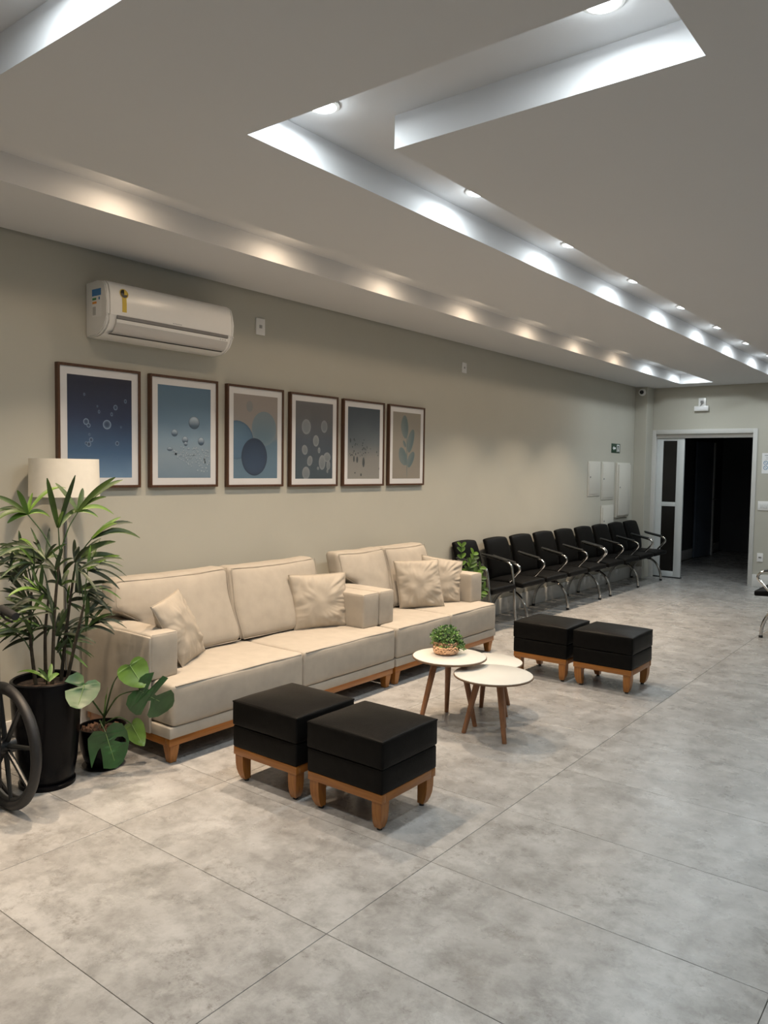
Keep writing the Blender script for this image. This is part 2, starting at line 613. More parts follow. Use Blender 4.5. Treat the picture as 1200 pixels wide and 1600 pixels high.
d1 = thing('door_1', 'white aluminium sliding door leaf with two dark glass panes', 'door', (0, 0, 0), kind='structure')
lx0, lx1, ly0, ly1 = -3.779, -3.40, YB + 0.05, YB + 0.09
sw = 0.085
make('stile', B(lx0, lx0 + sw, ly0, ly1, 0.015, DZ - 0.08, bev=0.003), ALU, d1)
make('stile', B(lx1 - sw - 0.015, lx1, ly0, ly1, 0.015, DZ - 0.08, bev=0.003), ALU, d1)
for z0, z1 in ((0.015, 0.095), (1.025, 1.085), (1.955, DZ - 0.08)):
    make('rail', B(lx0 + sw, lx1 - sw - 0.015, ly0 + 0.002, ly1 - 0.002, z0, z1, bev=0.002), ALU, d1)
for z0, z1 in ((0.095, 1.025), (1.085, 1.955)):
    make('glass_pane', B(lx0 + sw, lx1 - sw - 0.015, ly0 + 0.014, ly1 - 0.014, z0, z1), DARKGLASS, d1)
make('floor_guide', B(lx0, lx1 + 0.01, ly0 - 0.005, ly1 + 0.005, 0.0, 0.015), BLACKP, d1)

# ================================================================== DOWNLIGHTS


def lamp_spot(x, y, warm, label, group, radius=0.046):
    o = thing('ceiling_downlight', label, 'ceiling light', (x, y, HT), 0, group)
    make('trim_ring', Lt([(radius, -0.001), (radius + 0.014, -0.001), (radius + 0.014, -0.006), (radius + 0.003, -0.010), (radius, -0.006)], 32, close=True), WHITE, o)
    make('lens', Lt([(0, -0.020), (radius * 0.5, -0.018), (radius * 0.85, -0.011), (radius, -0.003)], 28), LENS_W if warm else LENS_C, o)
    ld = bpy.data.lights.new('bulb', 'AREA')
    ld.shape = 'DISK'; ld.size = radius * 1.9
    ld.spread = SPREAD_W if warm else SPREAD_C
    ld.energy = P_WARM if warm else P_COOL
    ld.color = WARM if warm else COOL
    lo = bpy.data.objects.new('bulb', ld)
    COL.objects.link(lo)
    lo.parent = o
    lo.location = (0, 0, -0.0225)
    ld = bpy.data.lights.new('dome_glow', 'AREA')
    ld.shape = 'DISK'; ld.size = radius * 1.9
    ld.energy = P_DOME_W if warm else P_DOME_C
    ld.color = WARM if warm else COOL
    lo = bpy.data.objects.new('dome_glow', ld)
    COL.objects.link(lo)
    lo.parent = o
    lo.location = (0, 0, -0.0228)
    ld = bpy.data.lights.new('side_glow', 'POINT')
    ld.shadow_soft_size = 0.015
    ld.energy = P_BACK
    ld.color = WARM if warm else COOL
    lo = bpy.data.objects.new('side_glow', ld)
    COL.objects.link(lo)
    lo.parent = o
    lo.location = (0, 0, -0.045)
    return o


Y0 = 2.165
ORD = ['first', 'second', 'third', 'fourth', 'fifth', 'sixth', 'seventh', 'eighth', 'ninth', 'tenth', 'eleventh']
for k in range(9):
    y = Y0 + 1.042 * k
    lamp_spot(-1.958, y - (0.035 if k == 0 else 0), False, 'cool-white downlight of the long white trough, %s from its near corner' % ORD[k], 'downlights in the long white trough')
lamp_spot(-0.905, 2.125, False, 'cool-white downlight in the short cross trough, largest in view', 'downlight in the cross trough')
for k in range(-2, 9):
    y = Y0 + 1.042 * k
    lamp_spot(-3.125, y, k < 7, ('warm' if k < 7 else 'cool-white') + ' downlight inside the trough by the wall, %s from the near end' % ORD[k + 2], 'downlights in the trough by the wall')
for k, x in enumerate((-1.975, -0.92, 0.13)):
    lamp_spot(x, 1.0, False, 'cool-white downlight in the nearest cross trough, %s from the sofa wall' % ORD[k], 'downlights in the nearest cross trough')
for k in range(0, 9, 2):  # lamps of an unseen trough, added to light the right-hand floor
    lamp_spot(0.625, Y0 + 1.042 * k, False, 'cool-white downlight of the added, unseen trough across the room, %s from its near end' % ORD[k], 'downlights in the added parallel trough')

# ================================================================== SOFAS


def sofa(name, label, y0, y1, split_seat, split_back, arm_w, ends):
    """front at x=-3.18, back at the wall; ends: which outer side panels show."""
    s = thing(name, label, 'sofa', (-3.6, (y0 + y1) / 2, 0))
    ox, oy = -3.6, (y0 + y1) / 2
    Lx = lambda x: x - ox
    Ly = lambda y: y - oy
    xf, xb = -3.18, -3.965
    # upholstered base band
    make('base_band', puff((Lx((xf - 0.007 + xb) / 2), 0, 0.163), ((xf - 0.007 - xb) / 2, (y1 - y0) / 2 - 0.006, 0.029), 0.006, (4, 16, 2), (0, .002, 0, 0, 0, 0), 0.001), FABRIC, s)
    # wooden plinth rails
    make('plinth_rail', B(Lx(xf - 0.055), Lx(xf - 0.018), Ly(y0 + 0.012), Ly(y1 - 0.012), 0.092, 0.134, bev=0.003), OAK, s)
    make('plinth_rail', B(Lx(xb + 0.02), Lx(xb + 0.055), Ly(y0 + 0.012), Ly(y1 - 0.012), 0.092, 0.134, bev=0.003), OAK, s)
    for yy in (y0 + 0.012, y1 - 0.05):
        make('plinth_side', B(Lx(xb + 0.056), Lx(xf - 0.056), Ly(yy), Ly(yy + 0.038), 0.092, 0.134, bev=0.003), OAKX, s)
    # tapered feet
    for fx in (xf - 0.055, xb + 0.06):
        for fy in (y0 + 0.05, y1 - 0.05):
            t = bmesh.new()
            bmesh.ops.create_cube(t, size=1)
            for v in t.verts:
                k = 0.031 if v.co.z > 0 else 0.019
                v.co = Vector((Lx(fx) + math.copysign(k, v.co.x), Ly(fy) + math.copysign(k, v.co.y), 0.0915 if v.co.z > 0 else 0))
            bmesh.ops.bevel(t, geom=t.edges[:], offset=0.003, segments=1, affect='EDGES')
            make('foot', t, OAKZ, s)
    # seat cushions
    ya, yb_ = y0 + 0.017, y1 - (0.017 if ends[1] else 0.004)
    if not ends[0]:
        ya = y0 + 0.004
    edges = [ya, split_seat, yb_]
    for k in range(2):
        a, b2 = edges[k] + 0.0015, edges[k + 1] - 0.0015
        c = ((xf + xb) / 2, (a + b2) / 2, 0.300)
        so = make('seat_cushion', puff((Lx(c[0]), Ly(c[1]), c[2]), ((xf - xb) / 2, (b2 - a) / 2, 0.108), 0.022, (16, 18, 6),
                                       (0, 0.008, 0, 0, 0, 0.009), 0.0035, 6.0, seed=k + int(y0 * 10)), FABRIC, s, smooth=60)
        # piping along the front top edge
        pp = [(Lx(xf) - 0.003, Ly(a + 0.02 + (b2 - a - 0.04) * i / 12), 0.4015 + 0.0015 * math.sin(i)) for i in range(13)]
        make('piping', T(pp, 0.0032, 6), FABRIC, so)
    # arms
    arms = [(y0, y0 + arm_w), (y1 - arm_w, y1)]
    for k, (a, b2) in enumerate(arms):
        z0, z1 = 0.407, 0.645
        ao = make('arm', puff((Lx((-3.335 + xb) / 2), Ly((a + b2) / 2), (z0 + z1) / 2), ((-3.335 - xb) / 2, (b2 - a) / 2 - 0.001, (z1 - z0) / 2), 0.014,
                              (14, 6, 6), (0, 0.004, 0.004 * (k == 1), 0.004 * (k == 0), 0, 0.009), 0.0025, 9, seed=k), FABRIC, s, smooth=60)
        pts = [(Lx(-3.340), Ly(a + 0.012 + (b2 - a - 0.024) * i / 6), z1 - 0.003) for i in range(7)]
        pts2 = [(Lx(-3.340 - 0.01 - 0.58 * i / 8), Ly(b2 - 0.006 if k == 0 else a + 0.006), z1 - 0.0045) for i in range(9)]
        t = T(pts, 0.003, 6)
        tube(t, pts2, 0.0028, 6)
        make('piping', t, FABRIC, ao)
        if ends[k]:
            pa = a - 0.004 if k == 0 else b2 - 0.004
            make('side_panel', puff((Lx((xb - 3.338) / 2), Ly(pa + 0.004), 0.386), ((-3.338 - xb) / 2, 0.008, 0.250), 0.007, (12, 2, 8), (0, 0, 0.003, 0.003, 0, 0), 0.0015, 7), FABRIC, s)
    # back frame
    make('back_frame', puff((Lx(-3.925), 0, 0.40), (0.045, (y1 - y0) / 2 - 0.004, 0.262), 0.02, (3, 16, 6), (0,) * 6, 0.001), FABRIC, s)
    # back cushions
    ia, ib = y0 + arm_w, y1 - arm_w
    bk = [(y0 + 0.062, split_back), (split_back, split_back[1] if isinstance(split_back, tuple) else ib - 0.03)] if False else None
    return s, Lx, Ly


def back_cushion(s, Lx, Ly, ya, yb_, arm_in, seed, z1=0.87):
    """leaning cushion; over an arm the lower part is cut back to arm_in (a T-cushion)."""
    cy = (ya + yb_) / 2
    hy = (yb_ - ya) / 2 - 0.002
    z0 = 0.417
    hz = (z1 - z0) / 2
    cz = (z0 + z1) / 2

    def warp(p):
        f = (p.z + hz) / (2 * hz)
        p.x += -0.135 * f + 0.02
        if arm_in and f < 0.62:
            k = min(1, max(0, (0.62 - f) / 0.08))
            full = arm_in - ya
            rel = max(0.0, 1 - (p.y + hy) / (2 * hy))
            p.y += full * rel * k
        p.y += 0.012 * math.sin(6 * f + seed) * (abs(p.y) / hy)
        p.z += 0.012 * (p.y / hy) ** 2 * f
        return p
    o = make('back_cushion', puff((Lx(-3.735), Ly(cy), cz), (0.078, hy, hz), 0.045, (5, 18, 12), (0.0, 0.035, 0.004, 0.004, 0, 0.004), 0.006, 7, seed, warp), FABRIC, s, smooth=70)
    # seam around the front face
    pts = []
    for i in range(40):
        q = i / 40 * 4
        e = int(q); fr = q - e
        u, v = [(-1 + 2 * fr, 1), (1, 1 - 2 * fr), (1 - 2 * fr, -1), (-1, -1 + 2 * fr)][e]
        p = Vector((0.072, u * (hy - 0.012), v * (hz - 0.012)))
        p = warp(p)
        pts.append((Lx(-3.735) + p.x, Ly(cy) + p.y, cz + p.z))
    make('piping', T(pts, 0.0022, 6, closed=True), FABRIC, o)


s1, lx, ly = sofa('sofa', 'long beige fabric two-cushion sofa on an orange wood base, beside the potted palm', 2.37, 4.255, 3.335, 3.25, 0.172, (True, False))
back_cushion(s1, lx, ly, 2.435, 3.255, 2.55, 1)
back_cushion(s1, lx, ly, 3.258, 4.06, None, 2, 0.865)
s2, lx, ly = sofa('sofa', 'shorter beige fabric sofa on an orange wood base, nearer the row of chairs', 4.262, 5.65, 4.95, 4.82, 0.165, (False, True))
back_cushion(s2, lx, ly, 4.30, 4.862, 4.435, 3, 0.875)
back_cushion(s2, lx, ly, 4.866, 5.44, None, 4, 0.875)

# throw pillows from four corners (bottom left, bottom right, top right, top left)


def pillow(label, q, thick, seed):
    q = [Vector(p) for p in q]
    c = sum(q, Vector()) / 4
    q = [c + (p - c) * 1.05 for p in q]
    nrm = (q[1] - q[0]).cross(q[3] - q[0]).normalized()
    bm = bmesh.new()
    N = 44
    sides = []
    for s in (1, -1):
        g = []
        for i in range(N + 1):
            row = []
            for j in range(N + 1):
                u, v = i / N, j / N
                uu, vv = 2 * u - 1, 2 * v - 1
                # edges drawn in between the corners
                pin = 0.035
                u2 = 0.5 + 0.5 * uu * (1 - pin * (1 - vv * vv))
                v2 = 0.5 + 0.5 * vv * (1 - pin * (1 - uu * uu))
                p = (q[0] * (1 - u2) + q[1] * u2) * (1 - v2) + (q[3] * (1 - u2) + q[2] * u2) * v2
                prof = ((1 - abs(uu) ** 2.3) * (1 - abs(vv) ** 2.3)) ** 0.55
                edge = 1 - min(1, ((1 - abs(uu)) * (1 - abs(vv)) * 5))
                wr = noise.noise(Vector((uu * 2.2 + seed * 5, vv * 2.2, s * 3.0))) * 0.014
                ang = math.atan2(vv, uu)
                wr += (abs(noise.noise(Vector((ang * 3.6 + seed * 9 + vv * 2.2, s * 2.0, uu * 1.7 - vv * 1.1)))) - 0.25) * 0.026 * min(1, (uu * uu + vv * vv) * 1.2)
                # creases running in from the seams
                rr_ = max(abs(uu), abs(vv))
                tt_ = vv if abs(uu) > abs(vv) else uu
                cr_ = abs(noise.noise(Vector((tt_ * 7.0 + seed * 3.1, rr_ * 1.6 + (5 if abs(uu) > abs(vv) else 0), s * 4.0 + math.copysign(2.0, uu + vv)))))
                wr -= (0.35 - cr_) * 0.013 * max(0.0, rr_ - 0.35)
                dd = thick * prof + (wr * (prof ** 0.5))
                row.append(bm.verts.new(p + nrm * s * max(dd, 0.0) - c))
            g.append(row)
        sides.append(g)
        for i in range(N):
            for j in range(N):
                f = (g[i][j], g[i + 1][j], g[i + 1][j + 1], g[i][j + 1])
                bm.faces.new(f if s > 0 else f[::-1])
    bmesh.ops.remove_doubles(bm, verts=bm.verts[:], dist=1e-5)
    o = thing('throw_pillow', label, 'pillow', c, 0, 'beige throw pillows on the sofas')
    make('cover', bm, PILLOW, o, smooth=180)
    pts = []
    for e in range(4):
        for i in range(14):
            f = i / 14
            uu, vv = [(-1 + 2 * f, -1), (1, -1 + 2 * f), (1 - 2 * f, 1), (-1, 1 - 2 * f)][e]
            pin = 0.035
            u2 = 0.5 + 0.5 * uu * (1 - pin * (1 - vv * vv)); v2 = 0.5 + 0.5 * vv * (1 - pin * (1 - uu * uu))
            pts.append((q[0] * (1 - u2) + q[1] * u2) * (1 - v2) + (q[3] * (1 - u2) + q[2] * u2) * v2 - c)
    make('edge_seam', T(pts, 0.0028, 6, closed=True), PILLOW, o)
    return o


pillow('crumpled beige pillow slumped against the sofa arm beside the monstera', [(-3.425, 2.635, 0.425), (-3.62, 2.945, 0.425), (-3.655, 2.785, 0.795), (-3.415, 2.435, 0.768)], 0.06, 1)
pillow('square beige pillow propped at the inner end of the long sofa', [(-3.635, 3.73, 0.425), (-3.495, 4.085, 0.425), (-3.575, 4.15, 0.765), (-3.70, 3.735, 0.775)], 0.062, 2)
pillow('front beige pillow of the pair on the shorter sofa', [(-3.60, 4.87, 0.425), (-3.40, 5.17, 0.425), (-3.49, 5.20, 0.775), (-3.67, 4.87, 0.775)], 0.058, 3)
pillow('beige pillow half hidden behind another at the end of the shorter sofa', [(-3.60, 5.16, 0.425), (-3.42, 5.43, 0.425), (-3.475, 5.55, 0.73), (-3.63, 5.20, 0.80)], 0.05, 4)

# ================================================================== OTTOMANS


def make_ottoman(label):
    o = thing('ottoman', label, 'ottoman', (0, 0, 0), 0, 'black leather ottomans on orange wood bases')
    hx, hy = 0.215, 0.203
    up_ = make('seat_pad', puff((0, 0, 0.335), (hx, hy, 0.0605), 0.011, (10, 10, 4), (0.004, 0.004, 0.004, 0.004, 0, 0.020), 0.0015, 8, 2), LEATHER, o, smooth=60)
    pts = []
    for i in range(48):
        q = i / 48 * 4
        e = int(q); fr = q - e
        u, v = [(-1 + 2 * fr, 1), (1, 1 - 2 * fr), (1 - 2 * fr, -1), (-1, -1 + 2 * fr)][e]
        pts.append((u * (hx - 0.004), v * (hy - 0.004), 0.3895))
    make('piping', T(pts, 0.004, 6, closed=True), LEATHER, up_)
    make('lower_pad', puff((0, 0, 0.222), (hx - 0.003, hy - 0.003, 0.0525), 0.009, (10, 10, 4), (0.004, 0.004, 0.004, 0.004, 0, 0), 0.001, 8, 5), LEATHER, o, smooth=60)
    ax, ay = hx - 0.006, hy - 0.006
    for y in (-ay, ay - 0.03):
        make('apron_rail', B(-ax, ax, y, y + 0.03, 0.132, 0.170, bev=0.002), OAKX, o)
    for x in (-ax, ax - 0.03):
        make('apron_side', B(x, x + 0.03, -ay + 0.0305, ay - 0.0305, 0.132, 0.170, bev=0.002), OAK, o)
    for sx in (-1, 1):
        for sy in (-1, 1):
            t = bmesh.new()
            prof = [(0.1315, 0.0), (0.09, 0.001), (0.06, 0.004), (0.035, 0.010), (0.012, 0.020)]
            rings = []
            for z, ins in prof:
                x1 = sx * (ax - 0.006 - ins); y1 = sy * (ay - 0.006 - ins)
                x0 = sx * (ax - 0.058); y0 = sy * (ay - 0.058)
                rings.append([t.verts.new(p) for p in ((x0, y0, z), (x1, y0, z), (x1, y1, z), (x0, y1, z))])
            for a, c in zip(rings, rings[1:]):
                for k in range(4):
                    t.faces.new((a[k], a[(k + 1) % 4], c[(k + 1) % 4], c[k]))
            t.faces.new(rings[0]); t.faces.new(rings[-1])
            bmesh.ops.recalc_face_normals(t, faces=t.faces)
            lg = make('leg', t, OAKZ, o, smooth=30)
            make('glide', Lt([(0, 0), (0.012, 0), (0.012, 0.0118), (0, 0.0118)], 14, (sx * (ax - 0.044), sy * (ay - 0.044), 0)), BLACKP, lg)
    return o


ott = make_ottoman('black leather ottoman of the nearest pair, beside the long sofa')
ott.location = (-2.600, 2.66, 0)
for loc, lab in (((-2.118, 2.668, 0), 'black leather ottoman nearest the viewer, largest in view'),
                 ((-2.522, 5.31, 0), 'black leather ottoman of the far pair, nearer the sofa and chairs'),
                 ((-2.052, 5.315, 0), 'black leather ottoman of the far pair, nearer the open floor')):
    c = copy_tree(ott)
    c.location = loc
    c['label'] = lab

# ================================================================== SIDE TABLES


def table(label, c, r, feet):
    o = thing('side_table', label, 'side table', (c[0], c[1], 0), 0, 'nesting round side tables')
    h = c[2]
    make('tabletop', Lt([(0, h - 0.0035), (r - 0.03, h - 0.0035), (r - 0.004, h - 0.0035), (r - 0.004, h - 0.0005), (r - 0.006, h), (0, h)], 72), TABLETOP, o, smooth=30)
    make('edge_band', Lt([(0, h - 0.004), (r, h - 0.004), (r, h - 0.010), (r - 0.004, h - 0.013), (r - 0.03, h - 0.021), (0, h - 0.021)], 72), EDGE, o, smooth=30)
    for fx, fy in feet:
        d = Vector((fx - c[0], fy - c[1]))
        a = d * 0.5
        zt = h - 0.022
        pts = [(a.x + (d.x - a.x) * k / 6, a.y + (d.y - a.y) * k / 6, zt * (1 - k / 6)) for k in range(7)]
        make('leg', T(pts, [0.0205 - 0.0075 * k / 6 for k in range(7)], 16), WALNUT, o, smooth=50)
    return o


table('tallest round white side table, carrying the copper bowl of greenery', (-2.497, 3.875, 0.400), 0.222, [(-2.585, 3.70), (-2.605, 4.02), (-2.326, 3.90)])
table('round white side table in front, overlapping the others', (-2.162, 3.815, 0.360), 0.225, [(-2.318, 3.762), (-2.05, 3.757), (-2.185, 4.0)])
table('lowest round white side table, tucked behind the other two', (-2.42, 4.20, 0.320), 0.215, [(-2.49, 4.245), (-2.272, 4.175), (-2.38, 4.40)])

# copper bowl with bushy plant
bx, by, bz = -2.543, 3.905, 0.4004
bowl = thing('bowl_plant', 'small green bushy plant in a hammered copper bowl on the tallest side table', 'potted plant', (bx, by, bz))
make('bowl', Lt([(0, 0.001), (0.060, 0.001), (0.074, 0.008), (0.081, 0.026), (0.081, 0.052), (0.076, 0.078), (0.072, 0.078), (0.074, 0.055), (0.066, 0.04), (0, 0.04)], 48), COPPER, bowl, smooth=50)
make('soil', Lt([(0, 0.066), (0.04, 0.068), (0.0715, 0.063), (0.0715, 0.060), (0, 0.060)], 24), SOIL, bowl)
rb = random.Random(5)
fol = [bmesh.new(), bmesh.new()]
for i in range(1300):
    th = rb.uniform(0, 2 * math.pi)
    ph = rb.uniform(0.0, 1.0)
    rr = 0.103 * (0.62 + 0.38 * rb.random())
    el = math.asin(ph) if rb.random() < 0.85 else -0.25
    p = Vector((rr * math.cos(el) * math.cos(th), rr * math.cos(el) * math.sin(th), 0.080 + rr * math.sin(el) * 0.92))
    # one sprig hangs over the rim on the window side
    if rb.random() < 0.16:
        k = rb.random()
        p = Vector((0.05 + 0.04 * k, 0.045 + 0.03 * rb.uniform(-1, 1), 0.09 - 0.055 * k)) + Vector((rb.uniform(-1, 1), rb.uniform(-1, 1), rb.uniform(-1, 1))) * 0.014
    nrm = Vector((rb.gauss(0, 1), rb.gauss(0, 1), rb.gauss(0.6, 1))).normalized()
    a = nrm.orthogonal().normalized()
    a = Matrix.Rotation(rb.uniform(0, 6.28), 3, nrm) @ a
    bb = nrm.cross(a)
    sz = rb.uniform(0.006, 0.0105)
    f = fol[0] if rb.random() < 0.45 else fol[1]
    vv = [f.verts.new(p + a * sz * cx_ + bb * sz * cy_ + nrm * sz * cz_) for cx_, cy_, cz_ in ((-1, 0, 0), (-0.2, -0.6, 0.15), (0.9, 0, 0), (-0.2, 0.6, 0.15))]
    f.faces.new(vv)
BUSH_D = mat('bush_green', (0.065, 0.16, 0.035), 0.5, var=0.35, vscale=30)
BUSH_L = mat('bush_light', (0.20, 0.34, 0.09), 0.5, var=0.3, vscale=30)
for f, mm_ in zip(fol, (BUSH_D, BUSH_L)):
    tag(make_keep('foliage', f, mm_, bowl), 'dense tiny green leaves', kind='stuff')
t = bmesh.new()
for i in range(26):
    th = rb.uniform(0, 6.28); q = rb.uniform(0.3, 1.0)
    e = Vector((0.07 * q * math.cos(th), 0.07 * q * math.sin(th), 0.075 + 0.065 * (1 - q * q * 0.7)))
    tube(t, [(e.x * 0.2, e.y * 0.2, 0.06), (e.x * 0.6, e.y * 0.6, 0.06 + (e.z - 0.06) * 0.6), e], 0.0012, 5)
make('stems', t, PETIOLE, bowl)

# ================================================================== WAITING BENCHES


def chair_seat(o, y, wd):
    """seat pad and backrest centred at local y, back towards x = 0, front towards +x."""
    hw = wd / 2

    def warp_s(p):
        p.z -= 0.10 * max(0, p.x - 0.12) ** 1.0 * 0.6 if p.x > 0.12 else 0
        p.z += 0.02 * max(0, -p.x - 0.1)
        return p
    make('seat', puff((0.245, y, 0.410), (0.225, hw - 0.008, 0.026), 0.018, (10, 8, 2), (0, 0, 0, 0, 0, 0.012), 0.0008, 8, 1, warp_s), CHAIRL, o, smooth=60)

    def warp_b(p):
        f = (p.z + 0.2) / 0.4
        p.x += -0.085 * f + 0.02 * (1 - (2 * f - 1) ** 2)
        p.y *= 1 - 0.13 * max(0, f - 0.2)
        p.z += -0.018 * (p.y / hw) ** 2 * f
        return p
    bo = make('backrest', puff((0.095, y, 0.635), (0.026, hw - 0.014, 0.198), 0.02, (3, 8, 10), (0.006, 0.012, 0, 0, 0, 0), 0.0008, 8, 2, warp_b), CHAIRL, o, smooth=60)
    return bo


def armrest(o, y):
    pts = bez([(0.15, y, 0.660), (0.24, y, 0.640), (0.375, y, 0.612), (0.425, y, 0.590), (0.437, y, 0.552), (0.405, y, 0.510), (0.335, y, 0.435)], 6)
    ao = make('armrest', T(pts, 0.0125, 10), CHROME, o)
    t = T(bez([(0.145, y, 0.670), (0.24, y, 0.650), (0.385, y, 0.622)], 6), 0.019, 10, flat=(1.15, 0.62))
    make('arm_pad', t, BLACKP, ao)
    return ao


def make_bench(label, L, legs, group):
    o = thing('waiting_bench', label, 'bench', (0, 0, 0), 0, group)
    pitch_ = L / 4
    for k in range(4):
        y = -L / 2 + pitch_ * (k + 0.5)
        chair_seat(o, y, pitch_ - 0.035)
        make('back_bracket', T(bez([(0.19, y, 0.372), (0.10, y, 0.372), (0.072, y, 0.43), (0.062, y, 0.60)], 5), 0.014, 8), BLACKM, o)
    make('beam', B(0.18, 0.26, -L / 2 + 0.03, L / 2 - 0.03, 0.335, 0.375, bev=0.004), BLACKM, o)
    for k in range(5):
        armrest(o, -L / 2 + pitch_ * k + (0.014 if k == 0 else -0.014 if k == 4 else 0))
    for y in legs:
        pts = []
        for i in range(25):
            a = math.pi * i / 24
            pts.append((0.19 - 0.205 * math.cos(a), y, 0.012 + 0.29 * (math.sin(a) ** 0.95)))
        lg = make('leg', T(pts, 0.016, 12), CHROME, o)
        make('leg_post', B(0.20, 0.255, y - 0.02, y + 0.02, 0.285, 0.334, bev=0.003), BLACKM, lg)
        for fx in (-0.015, 0.395):
            make('leg_tip', Lt([(0, 0), (0.018, 0), (0.018, 0.022), (0.0165, 0.022), (0, 0.022)], 12, (fx, y, 0)), BLACKP, lg)
    return o


b1 = make_bench('four-seat black leather chair row with chrome arms, nearer the sofas', 2.13, (-0.79, 0.155, 1.04), 'black waiting chair rows along the wall')
b1.location = (-3.945, 7.70, 0)
b2 = copy_tree(b1)
b2.location = (-3.945, 9.85, 0)
b2['label'] = 'four-seat black leather chair row with chrome arms, ending at the doorway'
b3 = copy_tree(b1)
b3.location = (-1.20, 8.795, 0)
b3.rotation_euler = (0, 0, math.pi)
b3['label'] = 'black chair row showing only a seat corner and chrome foot at the picture edge'
b3['group'] = 'chair row across the aisle'

# single armchair next to the shorter sofa
ch = thing('waiting_chair', 'single black leather armchair with tubular chrome legs, half hidden by a leafy plant', 'chair', (-3.975, 6.362, 0))
chair_seat(ch, 0, 0.455)
for sy in (-1, 1):
    y = sy * 0.232
    pts = bez([(0.10, y, 0.675), (0.24, y, 0.652), (0.36, y, 0.628), (0.402, y, 0.600), (0.42, y, 0.54), (0.445, y, 0.33), (0.452, y, 0.18), (0.475, y, 0.0)], 6)
    fr = make('arm_and_leg', T(pts, 0.0125, 10), CHROME, ch)
    make('arm_pad', T(bez([(0.085, y, 0.684), (0.24, y, 0.662), (0.37, y, 0.637)], 6), 0.019, 10, flat=(1.15, 0.62)), BLACKP, fr)
    make('rear_leg', T(bez([(0.07, y * 0.9, 0.60), (0.10, y * 0.95, 0.40), (0.06, y, 0.20), (0.02, y, 0.0)], 6), 0.0125, 10), CHROME, ch)
t = T([(0.43, -0.232, 0.37), (0.43, 0.232, 0.37)], 0.0115, 8)
tube(t, [(0.09, -0.235, 0.37), (0.09, 0.235, 0.37)], 0.0115, 8)
make('cross_bar', t, BLACKM, ch)

# ================================================================== PICTURES


INK = 1.12


def grad_mat(name, stops, vert=True, nzamt=0.08, nzs=4.0):
    """print colour running from bottom to top of the sheet (UV v), as printed."""
    mt, n, b = nt(name)
    tc = n.nodes.new('ShaderNodeTexCoord')
    sp = n.nodes.new('ShaderNodeSeparateXYZ')
    n.links.new(tc.outputs['UV'], sp.inputs[0])
    nz = n.nodes.new('ShaderNodeTexNoise'); nz.inputs['Scale'].default_value = nzs; nz.inputs['Detail'].default_value = 5
    n.links.new(tc.outputs['UV'], nz.inputs['Vector'])
    ms = n.nodes.new('ShaderNodeMath'); ms.operation = 'MULTIPLY_ADD'
    n.links.new(nz.outputs['Fac'], ms.inputs[0]); ms.inputs[1].default_value = nzamt * 2; 
    sb = n.nodes.new('ShaderNodeMath'); sb.operation = 'SUBTRACT'
    n.links.new(sp.outputs['Y'], sb.inputs[0]); sb.inputs[1].default_value = nzamt
    n.links.new(sb.outputs[0], ms.inputs[2])
    cr = n.nodes.new('ShaderNodeValToRGB')
    el = cr.color_ramp.elements
    el[0].position, el[1].position = stops[0][0], stops[-1][0]
    stops = [(p_, tuple(min(1, c_ * INK * k_) for c_, k_ in zip(cc_, (0.96, 1.0, 1.1)))) for p_, cc_ in stops]
    el[0].color = (*stops[0][1], 1); el[1].color = (*stops[-1][1], 1)
    for p, c in stops[1:-1]:
        e = el.new(p); e.color = (*c, 1)
    n.links.new(ms.outputs[0], cr.inputs['Fac'])
    n.links.new(cr.outputs['Color'], b.inputs['Base Color'])
    b.inputs['Roughness'].default_value = 0.7
    return mt


def sheet(name, u0, u1, v0, v1, mt, parent, d):
    bm = bmesh.new()
    uv = bm.loops.layers.uv.new('uv')
    f = bm.faces.new([bm.verts.new((d, u, v)) for u, v in ((u0, v0), (u1, v0), (u1, v1), (u0, v1))])
    for lp, q in zip(f.loops, ((0, 0), (1, 0), (1, 1), (0, 1))):
        lp[uv].uv = q
    return make_keep(name, bm, mt, parent)


def blobs(name, items, mt, parent, d, clip=None):
    """printed ellipses: (u, v, ru, rv, tilt); UV runs -1..1 mapped to 0..1 inside each."""
    bm = bmesh.new()
    uv = bm.loops.layers.uv.new('uv')
    for k, it in enumerate(items):
        u, v, ru, rv = it[:4]
        tl = it[4] if len(it) > 4 else 0
        pt = it[5] if len(it) > 5 else 0      # pointed (leaf) shape
        N = 28 if ru > 0.01 else 12
        ring, uvs = [], []
        dd = d + 0.00005 * (k % 7)
        for i in range(N):
            a = 2 * math.pi * i / N
            ca, sa = math.cos(a), math.sin(a)
            if pt:
                ca = math.copysign(abs(ca) ** (1 + pt * 1.0), ca) * (1 - 0.15 * sa)
            x0, y0 = ca * ru, sa * rv
            xx = u + x0 * math.cos(tl) - y0 * math.sin(tl)
            yy = v + x0 * math.sin(tl) + y0 * math.cos(tl)
            if clip:
                xx = min(max(xx, clip[0]), clip[1]); yy = min(max(yy, clip[2]), clip[3])
            ring.append(bm.verts.new((dd, xx, yy)))
            uvs.append((0.5 + ca / 2, 0.5 + sa / 2))
        cx_, cy_ = u, v
        if clip:
            cx_ = min(max(cx_, clip[0]), clip[1]); cy_ = min(max(cy_, clip[2]), clip[3])
        cv = bm.verts.new((dd, cx_, cy_))
        for i in range(N):
            j = (i + 1) % N
            f = bm.faces.new((cv, ring[i], ring[j]))
            for lp, q in zip(f.loops, ((0.5, 0.5), uvs[i], uvs[j])):
                lp[uv].uv = q
    return make_keep(name, bm, mt, parent)


